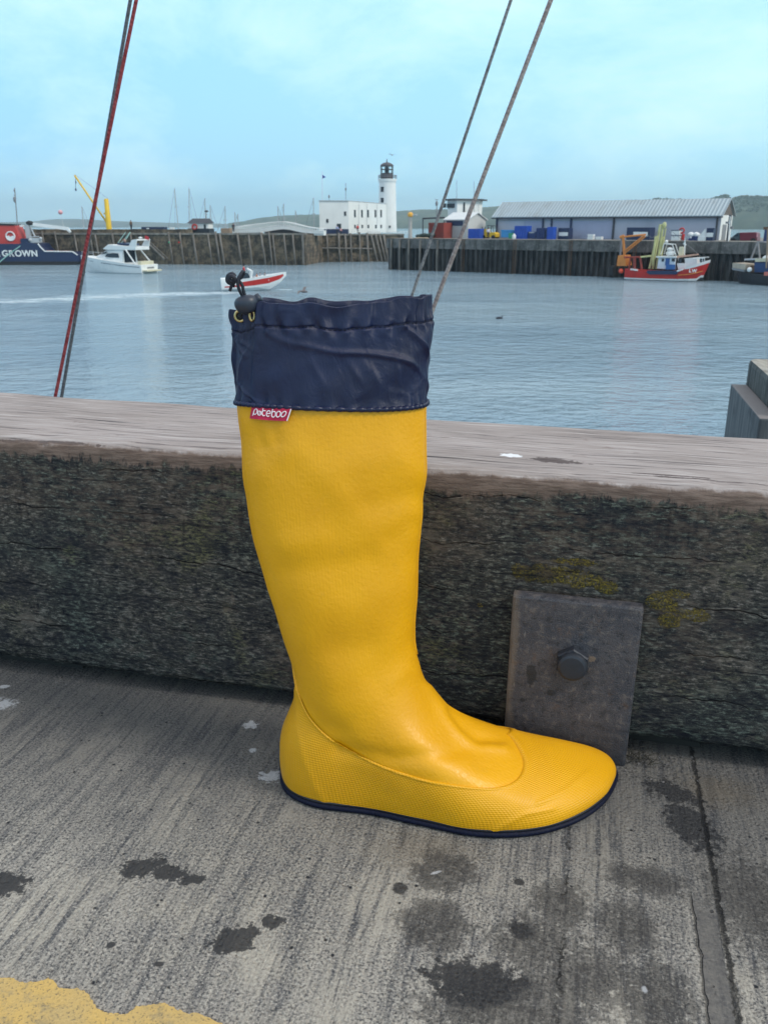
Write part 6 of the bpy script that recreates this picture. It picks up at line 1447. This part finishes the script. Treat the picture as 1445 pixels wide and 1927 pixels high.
def tr_loft(st_, name, mat, f0, f1, grow=0):
    m = MB(); vs_ = []
    for (x, hb, zs_, hw, zw) in st_:
        hb *= .785; hw *= .785
        for s_ in (-1, 1):
            for f_ in (f0, f1):
                z = zw+(zs_-zw)*f_; hh = hw+(hb-hw)*(max(0, f_)**.8)+grow; rake = x-(1-max(0, f_))*.55*max(0, (x/Lf-.75)/.25); vs_.append(MF@Vector((rake, s_*hh, z)))
    m.add(vs_, [(4*i+a_, 4*i+a_+1, 4*i+a_+5, 4*i+a_+4) for i in range(len(st_)-1) for a_ in (0, 2)]+[(4*i+1, 4*i+5, 4*i+7, 4*i+3) for i in range(len(st_)-1)]+[(4*i, 4*i+4, 4*i+6, 4*i+2) for i in range(len(st_)-1)]+[(0, 1, 3, 2), tuple(4*(len(st_)-1)+a_ for a_ in (0, 1, 3, 2))])
    return m.build(name, mat, ft)
tr_loft(st_, 'hull', red, .14, 1.0); tr_loft(st_, 'waterline_band', whitep, -.02, .139, .005); tr_loft(st_, 'bottom', black, -.5, -.021)
m = MB()
def fl_(m, pts, r, w=0, n=6): PF_.line(m, pts, r, w, n)
# white bulwark at the bow
vs_ = []; m = MB(); bw = []
for px, hb, y0, y1 in [(1286, 1.86, 507.4, 502), (1295, 1.75, 505.4, 499.5), (1305, 1.45, 502.8, 496.5), (1312, 1.15, 500.4, 494), (1321, .6, 497.4, 491.5), (1327.5, .08, 494.9, 489.5)]:
    for s_ in (-1, 1): hb_ = hb*.785; vs_ += [MF@Vector((fxx(px), s_*hb_, fz(px, y0))), MF@Vector((fxx(px)+.05, s_*(hb_+.06), fz(px, y1)))]
m.add(vs_, [(4*i+a_, 4*i+a_+1, 4*i+a_+5, 4*i+a_+4) for i in range(5) for a_ in (0, 2)]); m.build('bow_bulwark', whitep, ft, norm=False)
m = MB(); PF_.poly(m, [(1217, 509), (1274, 509.5), (1277, 511), (1272, 516.5), (1222, 516.5), (1216, 513)], -.12, .05); m.build('rubbing_panel', navy, ft)
m = MB(); m.tube([MF@Vector((fxx(px), -hb*.785-.04, fz(px, y))) for px, y, hb in ((1274, 518, 1.95), (1290, 517, 1.6), (1305, 514.5, 1.15), (1317, 511, .55))], .06, 6); m.build('orange_line', orange, ft)
m = MB(); PF_.poly(m, [(1157, 501), (1160, 481), (1173, 481), (1175, 501)], .6, 3.4); m.build('stern_gantry_plate', orange, ft)
m = MB(); fl_(m, [(1170.5, 482), (1168, 446)], .17, 1); fl_(m, [(1168, 446), (1211, 441.5)], .13, 1); fl_(m, [(1171, 473), (1209, 442.5)], .11, .8); fl_(m, [(1173, 476), (1211, 445)], .09, .8); fl_(m, [(1162, 447), (1170, 444)], .2, 1); m.build('stern_gantry', orange, ft)
m = MB(); fl_(m, [(1160, 481), (1163, 449)], .13, 1.6); m.build('gantry_post', grey, ft)
m = MB(); fl_(m, [(1172, 484.5), (1203, 484)], .12, .5); fl_(m, [(1184, 484), (1181, 507)], .12, .5); fl_(m, [(1191.5, 484), (1191.5, 507)], .20, .5); fl_(m, [(1202, 484), (1205, 507)], .14, .5); m.build('red_frame', rust, ft)
m = MB(); fl_(m, [(1203, 484), (1222, 482)], .13, .5); m.build('yellow_beam', fluo, ft)
m = MB()
for (a_, b2, r, w) in [((1217, 506), (1231, 444), .14, 1.2), ((1222, 507), (1236, 423), .15, 1.6), ((1228, 507), (1241, 421), .17, 1.9), ((1232, 506), (1243, 430), .10, 2.6), ((1224, 500), (1229, 445), .09, .9), ((1236, 480), (1240, 445), .12, 2.2)]: fl_(m, [a_, b2], r, w)
fl_(m, [(1233, 424), (1246, 422)], .12, 1.9); m.ball(PF_(1243, 424, 1.9), .28, 6, (1, 1, 1.5)); m.build('main_mast', fluo, ft)
m = MB(); fl_(m, [(1243, 424), (1262, 448)], .03, 1.9); fl_(m, [(1239, 424), (1222, 448), (1211, 443)], .03, 1.6); fl_(m, [(1244, 424), (1322, 492)], .025, 2.0); m.build('rigging', grey, ft)
m = MB(); PF_.poly(m, [(1236, 485), (1268, 485), (1267, 508), (1233, 506)], .7, 3.2); m.build('wheelhouse', paint('wheelhouse_white', (.60, .66, .72), .5, .15, 1.5), ft, bevel=.05)
m = MB(); PF_.poly(m, [(1232, 482.5), (1270, 483), (1270, 485), (1232, 485)], .5, 3.4); m.build('wheelhouse_roof', whitep, ft)
for x0, y0, x1, y1 in [(1242, 487, 1246.5, 492.5), (1261, 486.5, 1267, 492.5)]:
    m = MB(); PF_.rect(m, x0, y0, x1, y1, .65, .69); m.build('window', dark, ft)
m = MB(); PF_.rect(m, 1249, 486, 1257, 500, .64, .69); m.build('blue_door', paint('door_blue', (.03, .10, .30), .5, .2, 2), ft)
m = MB(); PF_.rect(m, 1251, 498, 1268, 507.5, .3, .62); m.build('blue_bin', paint('bin_blue', (.03, .12, .35), .5, .2, 2), ft)
m = MB(); m.ball(PF_(1254, 470, 1.8), .42, 8, (1, 1, .6)); m.ball(PF_(1255, 477.5, 1.8), .5, 8, (1.2, 1, .7)); m.build('radar_domes', whitep, ft, smooth=True)
m = MB()
for w in (1.0, 2.8): fl_(m, [(1239, 480), (1246, 457)], .05, w); fl_(m, [(1268, 481), (1261, 460)], .05, w); fl_(m, [(1246, 459), (1262, 460.5)], .05, w)
fl_(m, [(1246, 459), (1246, 452)], .05, 1.9); m.ball(PF_(1247, 455, 1.9), .22, 6); m.build('mast_frame', whitep, ft)
m = MB(); PF_.rect(m, 1272, 465, 1280, 483, 1.4, 2.2); m.build('funnel', cream, ft, bevel=.04)
m = MB(); fl_(m, [(1281, 484), (1283, 448)], .09, 1.8); fl_(m, [(1284, 462), (1280, 458)], .12, 1.8); m.build('fore_mast', whitep, ft)
m = MB(); PF_.rect(m, 1284, 445, 1294, 448.5, 1.4, 2.2); m.build('mast_head_box', lgrey, ft)
m = MB(); PF_.poly(m, [(1266, 483), (1285, 480.5), (1309, 477.8), (1309, 480.8), (1286, 484), (1266, 486)], 1.0, 1.5); m.build('boom', paint('boom_orange', (.62, .36, .26), .6, .2, 1.2), ft)
m = MB(); PF_.poly(m, [(1284, 487), (1308, 485), (1308, 499), (1286, 505)], 1.0, 3.0); PF_.poly(m, [(1270, 496), (1286, 496), (1286, 507), (1272, 508)], .9, 1.5); m.build('fore_cabin', whitep, ft, bevel=.04)
m = MB(); PF_.rect(m, 1272.5, 486.5, 1279, 497, .95, 3.0); m.build('dark_shelter', dark, ft)
m = MB(); fl_(m, [(1302, 487), (1324, 485.5)], .07, .5); fl_(m, [(1302, 487), (1324, 485.5)], .07, 3.5)
for x in (1304, 1309, 1314, 1319, 1323): fl_(m, [(x, 486.5), (x+.5, 494)], .04, .5)
m.build('bow_rail', whitep, ft)
m = MB(); PF_.rect(m, 1185, 505.5, 1188, 508.5, .1, .6); PF_.poly(m, [(1190, 506), (1199, 507.5), (1199, 510), (1190, 508.5)], -.1, .3); PF_.poly(m, [(1273, 508.5), (1284, 506), (1285, 508), (1274, 511.5)], -.2, .2); m.build('deck_gear', whitep, ft)
text_mesh('LW', 8.3*kf*.95, 'registration', whitep, ft, Matrix.Translation(MF@Vector((fxx(1294), -1.46, fz(1294, 512.5))))@Matrix.Rotation(yawf+R(19), 4, 'Z')@Matrix.Rotation(R(84), 4, 'X'), .02)
m = MB(); m.ball(PF_(1165.5, 510.5, .6), .30, 8); tag(m.build('fender_buoy', paint('buoy_orange', (.75, .08, .04), .4, .1, 2), smooth=True), 'round orange fender buoy hanging at the stern of the red trawler', 'buoy')
m = MB(); PQ2 = qp(-1.0); PQ2.rect(m, 1148, 500, 1157, 520, -.6, .4); m2_ = m.build('tyre_fender', black, bevel=.2); tag(m2_, 'dark bulky fender hanging on the pier behind the trawler stern', 'fender')
for i, (x, y) in enumerate([(1345.5, 526), (1394, 523.5)]):
    m = MB(); m.ball(hz(x, y)+Vector((0, 0, .12)), .28, 8, (1.3, 1, .8)); tag(m.build('float', whitep, smooth=True), ['small white float on the water just ahead of the trawler bow', 'small white float beside the dark boat at the right edge'][i], 'float', 'white floats')
# ---------------- dark boat at the right edge
PG = PL(hz(1372, 534), hz(1445, 538)); db = thing('dark_fishing_boat', PG(1410, 531), 'dark fishing boat with a grey A-frame cut off by the right edge', 'fishing boat')
yg = math.atan2(PG.d.y, PG.d.x); og = flat(PG(1372, 520), 0); MG = Matrix.Translation((og.x, og.y, WATER))@Matrix.Rotation(yg, 4, 'Z')@Matrix.Translation((0, 2, 0))
hull_loft([(-.2, .1, 1.75, .05, .8), (.8, 1.0, 1.45, .6, .05), (2.5, 1.7, 1.25, 1.4, .05), (5, 1.95, 1.15, 1.8, .05), (9, 1.9, 1.15, 1.75, .05), (11.5, 1.6, 1.3, 1.4, .05)], paint('dark_hull', (.020, .022, .030), .6, .3, 1), db, 'hull', MG)
m = MB(); PG.poly(m, [(1372, 495), (1397, 497.5), (1396, 508), (1372, 504)], .6, 3.2); m.build('bulwark', paint('stained_white', (.42, .37, .30), .8, .3, 1.2), db)
m = MB(); PG.poly(m, [(1371, 504.3), (1396, 508.3), (1395, 512), (1373, 508)], .5, 3.3); m.build('rubbing_strake', grey, db)
m = MB()
for p_, q_ in [((1410, 454), (1396, 490)), ((1410, 454), (1413.5, 489)), ((1411, 455), (1427, 456)), ((1428, 456), (1430, 487)), ((1429, 456), (1437, 486))]: PG.line(m, [p_, q_], .10, 1.8)
m.build('a_frame', paint('frame_grey', (.30, .28, .28), .7, .2, 2), db)
m = MB(); PG.line(m, [(1390, 489), (1414, 488)], .12, 1.2); m.build('cross_beam', lgrey, db)
m = MB(); PG.poly(m, [(1410, 494), (1450, 494), (1450, 513), (1410, 513)], 1.0, 3.0); m.build('blue_cabin', paint('cabin_blue', (.02, .055, .16), .6, .25, 1.2), db)
m = MB(); PG.poly(m, [(1413, 487), (1452, 486.5), (1452, 492.5), (1413, 493)], .8, 3.2); m.build('cabin_roof', cream, db)
m = MB(); m.ball(PG(1427.5, 486.8, 1.8), .50, 8, (1.1, 1, .75)); m.build('dome', whitep, db, smooth=True)
m = MB()
for a_, b2 in [((1439, 430), (1436, 505)), ((1447, 430), (1447, 505))]: PG.line(m, [a_, b2], .10, .6)
for y in (446, 458, 469): PG.line(m, [(1438.5, y), (1450, y)], .07, .6)
m.build('ladder_mast', paint('ladder_brown', (.30, .22, .15), .8, .2, 2), db)
m = MB(); PG.rect(m, 1400, 500, 1410, 513, 1.2, 2.4); m.build('gear', brown, db); m = MB(); m.ball(PG(1406, 507.5, .4), .28, 8); m.build('white_buoy', whitep, db, smooth=True)
m = MB(); PG.rect(m, 1437, 512, 1452, 519, -.05, .6); m.build('orange_crate', paint('crate_orange', (.55, .16, .12), .7, .2, 2), db)
P = qp(6); goods('crate_stack', P, 1436, 432, 1450, 458, 0, 1.2, dblue, 'dark blue and brown crate stack on the pier at the right edge', 'crate stack', lid=(brown, 5))

# ================================================================ HILLS
def hill_mat(name, c1, c2, sc):
    t = NT(name); v = t.tc(); n = t.noise(v, sc, 6, .65); n2 = t.noise(v, sc*4, 5, .7)
    c = t.mix(t.rng(n, .40, .60), c1, c2); c = t.mix(t.rng(n2, .5, .65, 0, .5), c, tuple(x*.5 for x in c1)); return t.out(c, .95)
def hill(name, ridge, D0, D1, depth, mat, bump_=0, foot=.55):
    xs = [ridge[0][0]+(ridge[-1][0]-ridge[0][0])*i/420 for i in range(421)]; rows_ = []; NRW = 26
    for j in range(NRW+1):
        f_ = j/NRW; row = []
        for x in xs:
            k__ = (x-ridge[0][0])/(ridge[-1][0]-ridge[0][0]); D = D0+(D1-D0)*k__; top = at(x, sinterp(ridge, x), D)
            d_ = D-depth*(1-f_)*D/D0; hh = (top.z-WATER)*(math.sin(f_*math.pi/2)**foot)
            p = Vector((top.x*d_/D, d_, WATER-1+hh+ (1 if f_ == 1 else 0)))
            if bump_ and 0 < f_: p.z += bump_*mn.noise(Vector((p.x*.02, p.y*.02, 1)))*min(1, 4*(1-f_)+.15); p.z += bump_*.35*mn.noise(Vector((p.x*.09, p.y*.09, 4)))
            row.append(p)
        rows_.append(row)
    # back slope
    rows_.append([Vector((p.x*1.25, p.y*1.25, WATER-3)) for p in rows_[-1]])
    n_ = len(xs); m = MB(); m.add([p for r_ in rows_ for p in r_], [(j*n_+i, j*n_+i+1, (j+1)*n_+i+1, (j+1)*n_+i) for j in range(NRW+1) for i in range(n_-1)])
    o = m.build(name, mat, smooth=True, norm=False); tag(o, kind='structure'); return rows_
hill('hill', [(-900, 416), (-300, 418), (0, 418), (60, 416.5), (100, 412.5), (150, 412), (200, 415), (300, 418.5), (380, 420.5), (520, 421)], 5200, 5000, 600, hill_mat('far_hill', (.05, .07, .06), (.11, .12, .09), .004))
rA = hill('hill', [(430, 420), (460, 416), (500, 409), (540, 405.5), (600, 403.5), (700, 401), (760, 396.5), (800, 394.5), (850, 393.5), (920, 389.5), (940, 388), (1000, 384.5), (1060, 384), (1100, 383.5), (1150, 381.5), (1200, 379.5), (1250, 378), (1300, 380), (1335, 378), (1350, 374.5), (1362, 372), (1370, 374.5), (1377, 377), (1385, 374), (1400, 371.5), (1445, 372.5), (1600, 370), (2000, 374)], 3400, 1500, 500, hill_mat('wooded_hill', (.030, .052, .028), (.075, .095, .048), .012), 5)
# woods: leafy clumps all over the near headland, one mass
rnd = random.Random(21); wd = MB()
ridge_row = rA[-2]
def clump(p, s):
    for _ in range(5):
        c = p+Vector((rnd.gauss(0, .5), rnd.gauss(0, .5), rnd.uniform(.1, .9)))*s
        vv_ = [c+Vector((rnd.gauss(0, 1), rnd.gauss(0, 1), rnd.gauss(0, .8)))*s*.42 for _ in range(6)]
        wd.add(vv_, [(0, 1, 2), (0, 2, 3), (0, 3, 4), (0, 4, 1), (5, 1, 2), (5, 2, 3), (5, 3, 4), (5, 4, 1)])
for i in range(150, 421, 1):
    if rnd.random() < .65: clump(ridge_row[i], rnd.uniform(2.2, 5.0))
for i in range(2600):
    j = rnd.randint(5, 25); q = rnd.randint(200, 420); clump(rA[j][q], rnd.uniform(2.2, 5.0))
for cx, w_, h_ in ((1362, 9, 5.2), (1236, 6, 3.2), (1345, 7, 2.6), (1280, 7, 2.4), (1318, 5, 2.5), (1060, 5, 2.0)):
    for _ in range(60):
        q = min(range(len(ridge_row)), key=lambda i: abs(proj(ridge_row[i])[0]-(cx+rnd.uniform(-w_, w_)))); clump(ridge_row[q]+Vector((0, 0, rnd.uniform(0, h_)*.9)), rnd.uniform(2.4, 4.2))
tag(wd.build('woodland', hill_mat('leaf_mass', (.028, .050, .022), (.07, .10, .045), .2), norm=False), 'dark green woods covering the headland behind the warehouse', 'woodland', kind='stuff')
hw_, hr_ = paint('house_wall', (.50, .44, .40), .8, .2, .2), paint('house_roof', (.20, .09, .07), .8, .2, .2)
def mk_house():
    t = thing('hillside_house', (0, 0, 0), 'small pale house with a reddish roof among the trees on the headland', 'house', 'houses on the wooded headland')
    m = MB(); m.box(-4.5, 4.5, -3.2, 3.2, -2, 4.5); m.build('wall', hw_, t)
    m = MB(); m.add([(-5, -3.7, 4.505), (5, -3.7, 4.505), (5, 3.7, 4.505), (-5, 3.7, 4.505), (-2.6, 0, 7.4), (2.6, 0, 7.4)], [(0, 1, 5, 4), (1, 2, 5), (2, 3, 4, 5), (3, 0, 4), (0, 1, 2, 3)]); m.build('roof', hr_, t)
    m = MB()
    for x in (-3, 0, 3):
        for z in (.6, 2.8): m.box(x-.6, x+.6, -3.26, -3.203, z, z+1.1)
    m.build('windows', dark, t); return t
h0 = mk_house(); first = True
for (x, y) in [(1372, 379), (1378, 381.5), (1381, 375.5), (1386, 377), (1391, 374), (1396, 374.5), (1401, 372), (1406, 374), (1412, 372.5), (1418, 373.5), (1424, 375), (1431, 373), (1438, 376), (1444, 374), (1303, 380), (1310, 380.5), (1206, 381), (1388, 382), (1371, 384)]:
    k__ = (x-430)/(2000-430); D = 3400+(1500-3400)*k__ - 8; p = at(x, y+3.0, D-4)
    h = h0 if first else dup(h0, p); first = False; h.location = p; h.rotation_euler.z = rnd.uniform(-.7, .7); h.scale = (1.25,)*3
# ================================================================ AIR
hz_ = bpy.data.materials.new('haze'); hz_.use_nodes = True; hz_.node_tree.nodes.clear()
ho = hz_.node_tree.nodes.new('ShaderNodeOutputMaterial'); hv = hz_.node_tree.nodes.new('ShaderNodeVolumePrincipled')
hv.inputs['Color'].default_value = (.70, .90, 1, 1); hv.inputs['Density'].default_value = .00018; hv.inputs['Anisotropy'].default_value = .2
hz_.node_tree.links.new(hv.outputs[0], ho.inputs['Volume'])
m = MB(); m.box(-6500, 6500, -30, 7000, WATER-9.5, 190); o = m.build('haze', hz_); tag(o, kind='stuff')
